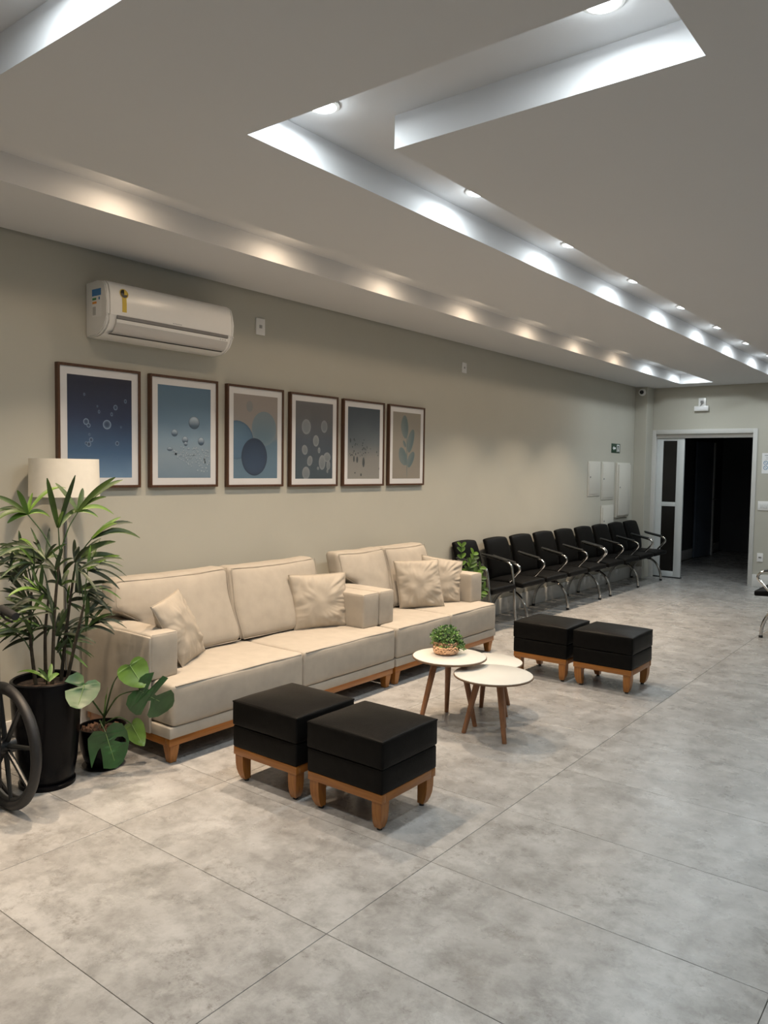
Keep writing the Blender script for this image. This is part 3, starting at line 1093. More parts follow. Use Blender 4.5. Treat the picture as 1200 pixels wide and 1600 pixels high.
def bubble_mat(name, c_in, c_rim, c_top, power=3.0):
    """printed bubble: inner colour, paler rim, paler or darker cap (all ink on paper)."""
    c_in, c_rim, c_top = [tuple(min(1, c_ * INK * k_) for c_, k_ in zip(cc_, (0.96, 1.0, 1.1))) for cc_ in (c_in, c_rim, c_top)]
    mt, n, b = nt(name)
    tc = n.nodes.new('ShaderNodeTexCoord')
    sp = n.nodes.new('ShaderNodeSeparateXYZ'); n.links.new(tc.outputs['UV'], sp.inputs[0])
    vd = n.nodes.new('ShaderNodeVectorMath'); vd.operation = 'DISTANCE'; vd.inputs[1].default_value = (0.5, 0.5, 0)
    n.links.new(tc.outputs['UV'], vd.inputs[0])
    r1 = n.nodes.new('ShaderNodeMath'); r1.operation = 'MULTIPLY'; r1.inputs[1].default_value = 2; n.links.new(vd.outputs['Value'], r1.inputs[0])
    r2 = n.nodes.new('ShaderNodeMath'); r2.operation = 'POWER'; r2.inputs[1].default_value = power; r2.use_clamp = True; n.links.new(r1.outputs[0], r2.inputs[0])
    vgrad = n.nodes.new('ShaderNodeMapRange'); vgrad.inputs[1].default_value = 0.25; vgrad.inputs[2].default_value = 1.0
    n.links.new(sp.outputs['Y'], vgrad.inputs[0])
    m1 = n.nodes.new('ShaderNodeMix'); m1.data_type = 'RGBA'
    m1.inputs['A'].default_value = (*c_in, 1); m1.inputs['B'].default_value = (*c_top, 1)
    n.links.new(vgrad.outputs[0], m1.inputs['Factor'])
    m2 = n.nodes.new('ShaderNodeMix'); m2.data_type = 'RGBA'
    n.links.new(m1.outputs['Result'], m2.inputs['A']); m2.inputs['B'].default_value = (*c_rim, 1)
    n.links.new(r2.outputs[0], m2.inputs['Factor'])
    n.links.new(m2.outputs['Result'], b.inputs['Base Color'])
    b.inputs['Roughness'].default_value = 0.7
    return mt


PW, PH, PD = 0.520, 0.682, 0.030
PM = 0.058           # frame + mat width
U0, U1, V0, V1 = PM, PW - PM, PM, PH - PM


def picture(y, z, label):
    o = thing('framed_picture', label, 'picture', (XW + 0.0005, y, z), 0, 'framed prints in a row above the sofas')
    fw = 0.015
    t = bmesh.new()
    box(t, 0, PD, 0, fw, 0, PH, bev=0.0015, seg=1)
    box(t, 0, PD, PW - fw, PW, 0, PH, bev=0.0015, seg=1)
    box(t, 0, PD, fw, PW - fw, 0, fw, bev=0.0015, seg=1)
    box(t, 0, PD, fw, PW - fw, PH - fw, PH, bev=0.0015, seg=1)
    make('frame', t, FRAMEW, o, smooth=0)
    make('mat_board', B(0.006, 0.0215, fw, PW - fw, fw, PH - fw), MATB, o, smooth=0)
    sheet('glass', fw, PW - fw, fw, PH - fw, PANE, o, 0.0246)
    return o


PY = [2.238, 2.823, 3.420, 4.006, 4.588, 5.170]
PZ = [1.380, 1.378, 1.374, 1.370, 1.368, 1.368]
dS, dB = 0.0219, 0.0222
clip = (U0, U1, V0, V1)
pr = random.Random(3)
# 1 navy water with few bubbles
p = picture(PY[0], PZ[0], 'framed print of dark navy water with rising bubbles, behind the lamp shade')
sheet('print', U0, U1, V0, V1, grad_mat('print_navy', [(0.0, (0.13, 0.22, 0.32)), (0.25, (0.045, 0.10, 0.18)), (0.6, (0.018, 0.03, 0.07)), (1, (0.012, 0.013, 0.028))], nzamt=0.05), p, dS)
bl = bubble_mat('print_bubble_navy', (0.03, 0.06, 0.11), (0.30, 0.38, 0.46), (0.03, 0.045, 0.08), 4)
blobs('print_bubble', [(0.30, 0.36, 0.026, 0.026), (0.17, 0.37, 0.017, 0.018), (0.185, 0.35, 0.012, 0.012), (0.20, 0.27, 0.012, 0.013), (0.185, 0.245, 0.014, 0.014), (0.17, 0.25, 0.009, 0.01),
                       (0.355, 0.46, 0.013, 0.015), (0.42, 0.50, 0.009, 0.012), (0.25, 0.43, 0.007, 0.010), (0.33, 0.42, 0.008, 0.011), (0.365, 0.255, 0.012, 0.013), (0.16, 0.52, 0.006, 0.008),
                       (0.24, 0.46, 0.005, 0.006), (0.39, 0.35, 0.005, 0.006), (0.19, 0.30, 0.006, 0.007)], bl, p, dB, clip)
# 2 blue water with bubbles and foam
p = picture(PY[1], PZ[1], 'framed print of pale blue water with floating bubbles and foam')
sheet('print', U0, U1, V0, V1, grad_mat('print_blue', [(0, (0.16, 0.22, 0.26)), (0.25, (0.23, 0.29, 0.32)), (0.42, (0.20, 0.28, 0.33)), (0.6, (0.115, 0.185, 0.24)), (1, (0.085, 0.15, 0.205))], nzamt=0.06), p, dS)
bl = bubble_mat('print_bubble_blue', (0.05, 0.085, 0.12), (0.025, 0.045, 0.065), (0.45, 0.52, 0.56), 8)
blobs('print_bubble', [(0.33, 0.405, 0.043, 0.040), (0.18, 0.335, 0.024, 0.022), (0.26, 0.295, 0.023, 0.022), (0.385, 0.29, 0.025, 0.026), (0.265, 0.27, 0.014, 0.013), (0.145, 0.235, 0.021, 0.012)], bl, p, dB, clip)
fm = []
for i in range(210):
    u = pr.uniform(0.16, 0.455); v = pr.uniform(0.075, 0.25)
    if v > 0.30 - 0.05 * (1 - u) - abs(u - 0.27) * 0.25 or v < 0.20 - (u - 0.16) * 0.5:
        continue
    s_ = pr.uniform(0.004, 0.009)
    fm.append((u, v, s_, s_))
blobs('print_foam', fm, bubble_mat('print_foam', (0.20, 0.26, 0.29), (0.10, 0.14, 0.17), (0.45, 0.50, 0.52), 4), p, dB, clip)
# 3 big overlapping ovals
p = picture(PY[2], PZ[2], 'framed print of large overlapping blue ovals on beige')
sheet('print', U0, U1, V0, V1, grad_mat('print_ovals', [(0, (0.10, 0.165, 0.21)), (0.42, (0.115, 0.18, 0.22)), (0.56, (0.27, 0.235, 0.20)), (1, (0.29, 0.245, 0.205))], nzamt=0.12, nzs=1.6), p, dS)
blobs('print_oval', [(0.085, 0.315, 0.150, 0.130)], bubble_mat('print_oval_a', (0.085, 0.15, 0.21), (0.06, 0.11, 0.155), (0.10, 0.17, 0.22), 9), p, dB, clip)
blobs('print_oval', [(0.335, 0.40, 0.115, 0.118)], bubble_mat('print_oval_b', (0.13, 0.19, 0.215), (0.17, 0.22, 0.23), (0.19, 0.225, 0.225), 7), p, dB + 0.0002, clip)
blobs('print_oval', [(0.245, 0.205, 0.118, 0.128)], bubble_mat('print_oval_c', (0.03, 0.055, 0.095), (0.022, 0.036, 0.06), (0.022, 0.04, 0.07), 6), p, dB + 0.0004, clip)
blobs('print_oval', [(0.20, 0.545, 0.032, 0.040)], bubble_mat('print_oval_d', (0.20, 0.21, 0.195), (0.25, 0.22, 0.19), (0.22, 0.22, 0.2), 5), p, dB, clip)
# 4 slate with pale ovals
p = picture(PY[3], PZ[3], 'framed print of pale translucent ovals on dark slate')
sheet('print', U0, U1, V0, V1, grad_mat('print_slate', [(0, (0.05, 0.07, 0.08)), (0.5, (0.06, 0.072, 0.085)), (0.85, (0.12, 0.115, 0.11)), (1, (0.13, 0.125, 0.12))], nzamt=0.10, nzs=2.0), p, dS)
bl = bubble_mat('print_oval_pale', (0.15, 0.165, 0.165), (0.24, 0.25, 0.24), (0.19, 0.20, 0.19), 5)
blobs('print_oval', [(0.17, 0.44, 0.048, 0.055), (0.365, 0.45, 0.035, 0.046), (0.275, 0.34, 0.032, 0.042), (0.155, 0.27, 0.030, 0.036, 0.3), (0.21, 0.19, 0.028, 0.038, -0.3), (0.17, 0.10, 0.040, 0.046),
                     (0.345, 0.18, 0.036, 0.055), (0.40, 0.22, 0.040, 0.036), (0.415, 0.16, 0.022, 0.035), (0.31, 0.27, 0.014, 0.022), (0.30, 0.135, 0.012, 0.012), (0.405, 0.115, 0.010, 0.016)], bl, p, dB, clip)
# 5 grey drips
p = picture(PY[4], PZ[4], 'framed print of small dark drops on a grey to sand wash')
sheet('print', U0, U1, V0, V1, grad_mat('print_wash', [(0, (0.24, 0.225, 0.19)), (0.28, (0.23, 0.215, 0.185)), (0.5, (0.125, 0.14, 0.14)), (0.8, (0.07, 0.085, 0.095)), (1, (0.05, 0.065, 0.075))], nzamt=0.10, nzs=2.2), p, dS)
it = [(0.135, 0.215, 0.010, 0.026), (0.175, 0.21, 0.012, 0.026), (0.255, 0.19, 0.015, 0.040), (0.09, 0.36, 0.010, 0.018), (0.135, 0.37, 0.008, 0.012), (0.225, 0.09, 0.010, 0.012), (0.46, 0.14, 0.007, 0.010), (0.15, 0.105, 0.008, 0.006)]
for i in range(30):
    it.append((pr.uniform(0.08, 0.30), pr.uniform(0.24, 0.38), pr.uniform(0.003, 0.008), pr.uniform(0.004, 0.010)))
for i in range(8):
    it.append((pr.uniform(0.25, 0.45), pr.uniform(0.24, 0.32), pr.uniform(0.003, 0.007), pr.uniform(0.004, 0.008)))
blobs('print_drop', it, bubble_mat('print_drop', (0.04, 0.05, 0.05), (0.075, 0.085, 0.08), (0.05, 0.06, 0.06), 4), p, dB, clip)
# 6 botanical sprig
p = picture(PY[5], PZ[5], 'framed print of a grey-green leafy sprig on sand, last of the row')
sheet('print', U0, U1, V0, V1, grad_mat('print_sand', [(0, (0.25, 0.215, 0.165)), (1, (0.27, 0.235, 0.18))], nzamt=0.2), p, dS)
lf = bubble_mat('print_sprig', (0.095, 0.135, 0.135), (0.12, 0.155, 0.145), (0.17, 0.19, 0.17), 4)
blobs('print_sprig', [(0.225, 0.50, 0.098, 0.052, R(96), 0.1), (0.315, 0.385, 0.105, 0.044, R(72), 0.1), (0.205, 0.245, 0.085, 0.054, R(122), 0.1), (0.32, 0.225, 0.078, 0.040, R(58), 0.1), (0.225, 0.355, 0.034, 0.016, R(125), 0.1),
                      (0.262, 0.295, 0.235, 0.0055, R(91), 0)], lf, p, dB, clip)

# ================================================================== AIR CONDITIONER
ac = thing('air_conditioner', 'white wall-mounted split air conditioner with a yellow tag, above the framed prints', 'air conditioner', (XW, 2.425, 2.215))
AW = 0.895
prof = [(0.001, 0.30), (0.12, 0.303), (0.165, 0.297), (0.190, 0.275), (0.202, 0.235), (0.207, 0.18), (0.206, 0.115), (0.200, 0.108), (0.197, 0.092), (0.192, 0.07), (0.172, 0.040), (0.14, 0.018), (0.10, 0.004), (0.02, 0.0), (0.001, 0.004)]
t = bmesh.new()
prism(t, prof, 'y', 0.022, AW - 0.022)
make('body', t, PLASTIC, ac, smooth=35)
for a, c in ((0.0, 0.0215), (AW - 0.0215, AW)):
    t = bmesh.new()
    pr2 = [(0.001 + (x - 0.001) * 0.985 if True else x, 0.15 + (z - 0.15) * 0.985) for x, z in prof]
    prism(t, pr2, 'y', a, c)
    bmesh.ops.bevel(t, geom=[e for e in t.edges if abs(e.verts[0].co.y - e.verts[1].co.y) < 1e-6], offset=0.006, segments=2, affect='EDGES')
    make('end_cap', t, PLASTIC_SIDE, ac, smooth=35)
t = bmesh.new()
prism(t, [(0.199, 0.1135), (0.2085, 0.1135), (0.2085, 0.096), (0.196, 0.094)], 'y', 0.062, AW - 0.05)
make('groove_strip', t, GREYP, ac, smooth=0)
t = bmesh.new()
prism(t, [(0.198, 0.0935), (0.2065, 0.0930), (0.2035, 0.066), (0.183, 0.034), (0.160, 0.0165), (0.150, 0.016), (0.172, 0.034), (0.190, 0.068)], 'y', 0.058, AW - 0.05)
bmesh.ops.bevel(t, geom=[e for e in t.edges if abs(e.verts[0].co.y - e.verts[1].co.y) > 0.1], offset=0.002, segments=2, affect='EDGES')
vn = make('louvre', t, VANE, ac, smooth=40)
t = bmesh.new()
prism(t, [(0.1985, 0.0925), (0.2075, 0.0922), (0.2062, 0.074), (0.195, 0.074)], 'y', 0.060, AW - 0.052)
make('louvre_lip', t, PLASTIC, vn, smooth=30)
t = bmesh.new()
prism(t, [(0.158, 0.0160), (0.162, 0.0170), (0.156, 0.0125), (0.151, 0.0125)], 'y', 0.04, AW - 0.06)
make('outlet_gap', t, BLACKP, ac, smooth=0)
YEL = mat('sticker_yellow', (0.62, 0.45, 0.06), 0.5)
SBLU = mat('sticker_blue', (0.05, 0.20, 0.48), 0.5)
SGRN = mat('sticker_green', (0.05, 0.25, 0.10), 0.5)
SORG = mat('sticker_orange', (0.70, 0.28, 0.04), 0.5)
SGRY = mat('sticker_grey', (0.42, 0.43, 0.44), 0.5)
SWHT = mat('sticker_white', (0.78, 0.79, 0.80), 0.5)


def front_x(z):
    for (x0, z0), (x1, z1) in zip(prof, prof[1:]):
        if z1 <= z <= z0 and z0 > z1:
            return x0 + (x1 - x0) * (z0 - z) / (z0 - z1)
    return 0.2


def strip_on_front(name, y0, y1, z0, z1, mt_, lift, parent):
    bm = bmesh.new()
    N = 8
    rows = []
    for i in range(N + 1):
        z = z0 + (z1 - z0) * i / N
        rows.append([bm.verts.new((front_x(z) + lift, y0, z)), bm.verts.new((front_x(z) + lift, y1, z)),
                     bm.verts.new((front_x(z) - 0.002, y1, z)), bm.verts.new((front_x(z) - 0.002, y0, z))])
    for a, c in zip(rows, rows[1:]):
        for k in range(4):
            bm.faces.new((a[k], a[(k + 1) % 4], c[(k + 1) % 4], c[k]))
    bm.faces.new(rows[0]); bm.faces.new(rows[-1])
    return make(name, bm, mt_, parent, smooth=30)


tagm = strip_on_front('yellow_tag', 0.094, 0.121, 0.135, 0.215, YEL, 0.0012, ac)
t = bmesh.new()
for r_, lift, mt_, nm in ((0.027, 0.0018, YEL, 'tag_disc'), (0.0225, 0.0026, BLACKP, 'tag_disc_black')):
    t = bmesh.new()
    N = 28
    cy_, cz_ = 0.1075, 0.236
    cvv = t.verts.new((front_x(cz_) + lift, cy_, cz_))
    rg = [t.verts.new((front_x(cz_ + r_ * math.sin(2 * math.pi * k / N)) + lift, cy_ + r_ * math.cos(2 * math.pi * k / N), cz_ + r_ * math.sin(2 * math.pi * k / N))) for k in range(N)]
    for k in range(N):
        t.faces.new((cvv, rg[k], rg[(k + 1) % N]))
    make(nm, t, mt_, ac, smooth=0)
t = bmesh.new()
N = 14
cvv = t.verts.new((front_x(0.236) + 0.0032, 0.1075, 0.236))
rg = [t.verts.new((front_x(0.236) + 0.0032, 0.1075 + 0.02 * math.sin(math.pi * k / N), 0.236 - 0.02 * math.cos(math.pi * k / N))) for k in range(N + 1)]
for k in range(N):
    t.faces.new((cvv, rg[k], rg[k + 1]))
make('tag_half', t, YEL, ac, smooth=0)
# energy label on the near end cap
for nm, mt_, x0, x1, z0, z1 in (('energy_label', SWHT, 0.065, 0.150, 0.105, 0.255), ('label_header', SBLU, 0.065, 0.150, 0.218, 0.255), ('label_green', SGRN, 0.068, 0.105, 0.196, 0.208),
                                ('label_orange', SORG, 0.068, 0.108, 0.176, 0.188), ('label_box', SGRY, 0.070, 0.100, 0.115, 0.160), ('label_mark', SBLU, 0.128, 0.140, 0.195, 0.210)):
    lift = 0.0008 if nm == 'energy_label' else 0.0014
    make(nm, B(x0, x1, -lift, 0.001, z0, z1), mt_, ac, smooth=0)
for i in range(6):
    y = 0.43 + i * 0.011
    strip_on_front('logo_mark', y, y + 0.007, 0.1215, 0.1265, SGRY, 0.0008, ac)
for i in range(3):
    make('display_mark', B(0.2065, 0.2082, 0.78 + i * 0.018, 0.79 + i * 0.018, 0.079, 0.084), SGRY, ac, smooth=0)

# ================================================================== WALL FITTINGS


def plate(label, y0, y1, z0, z1, name='wall_socket'):
    o = thing(name, label, 'socket', (XW, (y0 + y1) / 2, (z0 + z1) / 2))
    hy, hz = (y1 - y0) / 2, (z1 - z0) / 2
    make('cover_plate', B(0, 0.009, -hy, hy, -hz, hz, bev=0.003), PLASTIC, o)
    make('socket_insert', B(0.0088, 0.0105, -hy * 0.32, hy * 0.32, -hz * 0.2, hz * 0.2, bev=0.0006), mat('socket_grey', (0.36, 0.36, 0.36), 0.4), o)


plate('white socket plate high on the wall beside the air conditioner', 3.69, 3.772, 2.415, 2.528)
plate('small white socket plate alone high on the long wall above the chairs', 6.32, 6.40, 2.43, 2.528)
PANELM = mat('panel_paint', (0.60, 0.585, 0.53), 0.5, var=0.01)
for lab, y0, y1, z0, z1, dp in (('flush square wall panel, first of the electrical covers', 9.33, 9.72, 1.19, 1.635, 0.014), ('flush wall panel between two other electrical covers', 9.77, 10.19, 1.135, 1.635, 0.014),
                                ('tall electrical panel cover nearest the corner column', 10.25, 10.72, 0.885, 1.63, 0.05), ('low wall panel half hidden behind the chair backs', 9.78, 10.19, 0.60, 1.06, 0.028)):
    o = thing('electrical_panel', lab, 'electrical panel', (XW, (y0 + y1) / 2, z0), 0, 'electrical panel covers on the long wall')
    hy = (y1 - y0) / 2
    make('panel_frame', B(0, dp * 0.6, -hy, hy, 0, z1 - z0, bev=0.003), PANELM, o)
    make('panel_door', B(dp * 0.6, dp, -hy + 0.025, hy - 0.025, 0.025, z1 - z0 - 0.025, bev=0.003), PANELM, o)
    l = make('latch', Lt([(0, 0), (0.01, 0), (0.01, 0.006), (0, 0.006)], 14), GREYP, o)
    l.rotation_euler = (0, R(90), 0)
    l.location = (dp, -hy + 0.06, (z1 - z0) * 0.55)

ex = thing('exit_sign', 'small dark green exit sign with white arrow and doorway symbol', 'sign', (XW, 10.235, 1.822))
SIGNG = mat('sign_green', (0.02, 0.055, 0.03), 0.5)
make('sign_plate', B(0, 0.006, -0.15, 0.15, -0.062, 0.062, bev=0.002), SIGNG, ex)
t = bmesh.new()
prism(t, [(-0.115, 0.0), (-0.07, 0.03), (-0.07, 0.012), (-0.01, 0.012), (-0.01, -0.012), (-0.07, -0.012), (-0.07, -0.03)], 'x', 0.006, 0.0072)
make('arrow', t, SWHT, ex, smooth=0)
t = bmesh.new()
for q in ((0.03, 0.045, -0.05, 0.05), (0.105, 0.12, -0.05, 0.05), (0.045, 0.105, 0.036, 0.05)):
    box(t, 0.006, 0.0072, *q)
make('doorway_symbol', t, SWHT, ex, smooth=0)
t = bmesh.new()
box(t, 0.006, 0.0074, 0.068, 0.082, -0.015, 0.012)
box(t, 0.006, 0.0074, 0.07, 0.08, 0.016, 0.026)
box(t, 0.006, 0.0074, 0.062, 0.072, -0.045, -0.015)
box(t, 0.006, 0.0074, 0.08, 0.092, -0.04, -0.015)
make('figure_symbol', t, SWHT, ex, smooth=0)

# dome camera on the column
dc = thing('security_camera', 'small white dome security camera on the corner column', 'camera', (-3.90, 10.919, 2.625))
make('mount', Lt([(0, 0), (0.05, 0), (0.05, 0.02), (0.042, 0.034), (0, 0.034)], 28), PLASTIC, dc)
make('dome', Lt([(0.028, 0.0345), (0.026, 0.048), (0.018, 0.058), (0, 0.062)], 24), BLACKP, dc)
for c in dc.children:
    c.rotation_euler = (R(90), 0, 0)
# emergency light
em = thing('emergency_light', 'slim white emergency light fixed above the doorway', 'emergency light', (-3.165, YB, 2.392))
make('housing', B(-0.095, 0.095, -0.045, 0, -0.034, 0.034, bev=0.006), PLASTIC, em)
make('diffuser', B(-0.085, 0.085, -0.049, -0.0455, -0.022, 0.022, bev=0.001), SWHT, em)
es = thing('wall_socket', 'white socket plate with plug above the emergency light', 'socket', (-3.163, YB, 2.482))
make('cover_plate', B(-0.05, 0.05, -0.01, 0, -0.055, 0.055, bev=0.003), PLASTIC, es)
make('plug', B(-0.018, 0.018, -0.035, -0.0101, -0.018, 0.018, bev=0.004), GREYP, es)
make('lead', T(bez([(0.0, -0.03, -0.018), (-0.012, -0.03, -0.04), (-0.02, -0.02, -0.055)], 5), 0.004, 6), GREYP, es)
# switches and socket right of the doorway
sw_ = thing('light_switch', 'wide white light switch plate beside the doorway', 'switch', (-2.33, YB, 1.083))
make('cover_plate', B(-0.075, 0.075, -0.010, 0, -0.06, 0.06, bev=0.003), PLASTIC, sw_)
for i in (-1, 0, 1):
    make('rocker', B(i * 0.034 - 0.014, i * 0.034 + 0.014, -0.014, -0.0101, -0.03, 0.03, bev=0.002), PLASTIC_SIDE, sw_)
so_ = thing('wall_socket', 'white socket plate low on the end wall beside the doorway', 'socket', (-2.352, YB, 0.395))
make('cover_plate', B(-0.037, 0.037, -0.010, 0, -0.058, 0.058, bev=0.003), PLASTIC, so_)
make('socket_insert', B(-0.018, 0.018, -0.0125, -0.0101, -0.01, 0.01), GREYP, so_)
po = thing('notice_sheet', 'white notice with round blue symbols on the end wall', 'notice', (-2.265, YB, 1.645))
make('sheet', B(-0.112, 0.112, -0.003, 0, -0.135, 0.135), SWHT, po, smooth=0)
t = bmesh.new()
for u in (-0.065, 0.0, 0.065):
    for v in (0.005, -0.058):
        for k in range(24):
            a0, a1 = 2 * math.pi * k / 24, 2 * math.pi * (k + 1) / 24
            q = [(u + r_ * math.cos(a), -0.0036, v + r_ * math.sin(a)) for a, r_ in ((a0, 0.020), (a1, 0.020), (a1, 0.028), (a0, 0.028))]
            t.faces.new([t.verts.new(x) for x in q])
        t.faces.new([t.verts.new(x) for x in ((u - 0.016, -0.0036, v + 0.012), (u - 0.012, -0.0036, v + 0.016), (u + 0.016, -0.0036, v - 0.012), (u + 0.012, -0.0036, v - 0.016))])
make('round_symbol', t, mat('notice_blue', (0.16, 0.30, 0.46), 0.6), po, smooth=0)
t = bmesh.new()
box(t, -0.08, 0.08, -0.0036, -0.003, 0.098, 0.112)
for k, wd in enumerate((0.07, 0.06, 0.075)):
    box(t, -wd, wd, -0.0036, -0.003, 0.078 - k * 0.014, 0.082 - k * 0.014)
make('heading_line', t, SGRY, po, smooth=0)

# ================================================================== FLOOR LAMP
fl = thing('floor_lamp', 'floor lamp with a cream drum shade, behind the potted palm', 'floor lamp', (-3.80, 2.175, 0))
make('base', Lt([(0, 0), (0.13, 0), (0.132, 0.008), (0.125, 0.018), (0.02, 0.024), (0, 0.024)], 48), STEEL, fl)
make('pole', T([(0, 0, 0.024), (0, 0, 1.44)], 0.0115, 14), STEEL, fl)
sh = make('lamp_shade', Lt([(0.174, 1.345), (0.170, 1.54), (0.167, 1.54), (0.171, 1.345)], 64, close=True), SHADE, fl)
t = bmesh.new()
for a in range(3):
    an = a * 2.094
    tube(t, [(0.0, 0.0, 1.50), (0.168 * math.cos(an), 0.168 * math.sin(an), 1.53)], 0.002, 6)
make('shade_spider', t, STEEL, sh)
make('bulb', Lt([(0, 1.44), (0.014, 1.44), (0.014, 1.465), (0.03, 1.49), (0.022, 1.515), (0, 1.525)], 20), WHITE, fl)

# ================================================================== POTTED PALM
FANS = [[(-0.072, 1.279), (-0.219, 1.376), (-0.22, 1.295), (-0.156, 1.247), (-0.115, 1.396), (-0.048, 1.379), (0.097, 1.421), (0.026, 1.271), (-0.209, 1.265)], [(0.056, 1.219), (0.011, 1.451), (0.126, 1.468), (0.149, 1.31), (0.076, 1.3)], [(0.146, 1.289), (0.05, 1.427), (0.172, 1.401), (0.302, 1.462), (0.352, 1.453), (0.235, 1.268), (0.316, 1.285), (0.261, 1.371), (0.109, 1.254)], [(0.203, 1.162), (0.336, 1.267), (0.399, 1.243), (0.438, 1.169), (0.36, 1.196), (0.31, 1.245)], [(0.132, 1.05), (0.136, 1.152), (0.309, 1.158), (0.152, 1.121), (0.341, 1.072), (0.084, 0.99), (0.192, 1.134)], [(-0.026, 0.929), (-0.066, 1.062), (-0.016, 1.057), (-0.092, 1.0), (-0.201, 0.998), (-0.157, 0.943)], [(-0.101, 0.981), (-0.069, 1.056), (-0.173, 1.029), (-0.207, 0.995), (-0.156, 1.042)], [(0.004, 1.069), (-0.048, 1.149), (0.047, 1.151), (0.091, 1.145), (-0.055, 1.093), (0.085, 1.064), (0.025, 1.212)], [(-0.147, 1.048), (-0.211, 1.109), (-0.211, 1.078), (-0.11, 1.108), (-0.138, 1.117)], [(0.14, 1.022), (0.291, 1.052), (0.357, 1.001), (0.246, 1.002), (0.209, 0.936), (0.144, 0.904), (0.33, 1.087)], [(-0.054, 1.131), (-0.138, 1.154), (-0.199, 1.134), (-0.205, 1.11), (-0.004, 1.088), (-0.11, 1.173)], [(0.137, 1.046), (0.247, 1.003), (0.206, 0.935), (0.141, 0.917), (0.308, 1.071), (0.254, 1.159)], [(0.191, 0.901), (0.306, 0.909), (0.295, 0.802), (0.251, 0.863), (0.178, 0.711), (0.271, 0.88)], [(0.024, 0.832), (-0.08, 0.919), (-0.131, 0.863), (0.05, 0.866), (-0.152, 0.784), (0.001, 0.965)], [(-0.027, 0.753), (-0.202, 0.817), (-0.203, 0.761), (-0.204, 0.683), (-0.082, 0.819), (-0.173, 0.717)], [(0.1, 0.844), (0.18, 0.868), (0.3, 0.814), (0.229, 0.768), (0.159, 0.789), (0.111, 0.933)], [(0.038, 0.731), (-0.074, 0.635), (-0.103, 0.685), (0.109, 0.755), (0.019, 0.832), (-0.153, 0.706)], [(0.071, 0.933), (0.021, 1.021), (0.112, 1.0), (0.001, 0.965), (0.141, 0.956), (0.052, 1.055)], [(0.098, 0.688), (0.127, 0.632), (0.179, 0.722), (0.047, 0.62), (0.149, 0.755)], [(0.005, 0.519), (-0.125, 0.561), (-0.039, 0.591), (0.021, 0.586), (0.051, 0.542)], [(0.042, 1.022), (-0.038, 1.087), (-0.079, 1.02), (0.113, 1.09), (0.073, 1.123)], [(-0.051, 0.842), (-0.171, 0.907), (-0.202, 0.862), (-0.15, 0.952), (-0.01, 0.92)]]
PALM = Vector((-3.47, 1.885, 0))
pl = thing('potted_palm', 'tall leafy lady palm in a tall glossy black planter, beside the sofa', 'potted plant', PALM)
make('planter', Lt([(0, 0.024), (0.113, 0.024), (0.120, 0.03), (0.135, 0.12), (0.148, 0.28), (0.156, 0.42), (0.160, 0.485), (0.158, 0.500), (0.150, 0.505), (0.143, 0.500), (0.141, 0.47), (0, 0.47)], 64), POTB, pl, smooth=45)
make('plinth', Lt([(0, 0), (0.126, 0), (0.127, 0.018), (0.118, 0.0235), (0, 0.0235)], 64), POTB, pl, smooth=45)
make('soil', Lt([(0, 0.476), (0.08, 0.478), (0.1405, 0.471), (0.1405, 0.4705), (0, 0.4705)], 32), SOIL, pl)
RV = Vector((0.44, 0.898, 0))
TV = Vector((0.898, -0.44, 0))
rp = random.Random(8)
canes = [(-0.045, 0.0, 0.95), (0.025, 0.02, 1.10), (0.065, -0.02, 1.0), (0.0, -0.03, 0.9), (0.085, 0.03, 0.85)]
cpts = []
for a, d, hh in canes:
    p0 = RV * a + TV * d + Vector((0, 0, 0.47))
    p1 = RV * (a * 1.5) + TV * (d * 1.6) + Vector((0, 0, 0.47 + (hh - 0.47) * 0.55))
    p2 = RV * (a * 1.7 + 0.02) + TV * (d * 2.0) + Vector((0, 0, hh))
    pts = bez([p0, p1, p2], 8)
    cpts.append(pts)
    make('cane', T(pts, [0.0095 - 0.0045 * i / len(pts) for i in range(len(pts))], 8), CANE, pl)


def leaflet(p0, p1, width, mt_, parent, bend, nrm):
    """narrow folded blade from p0 to p1 with an arch of height bend."""
    N = 9
    bm = bmesh.new()
    ax = (p1 - p0)
    Lh = ax.length
    side = ax.cross(nrm).normalized()
    nn_ = side.cross(ax).normalized()
    rows = []
    for i in range(N + 1):
        f = i / N
        c = p0 + ax * f + Vector((0, 0, 1)) * bend * 4 * f * (1 - f) * Lh - Vector((0, 0, 1)) * bend * 0.6 * f * f * Lh
        wv = width * (math.sin(math.pi * min(1, f * 0.80 + 0.13)) ** 0.8) * (1 if f < 0.93 else 0.55)
        rows.append([bm.verts.new(c - side * wv + nn_ * wv * 0.35), bm.verts.new(c), bm.verts.new(c + side * wv + nn_ * wv * 0.35)])
    for a, c in zip(rows, rows[1:]):
        for k in range(2):
            bm.faces.new((a[k], a[k + 1], c[k + 1], c[k]))
    return make_keep('leaflet', bm, mt_, parent, smooth=1)


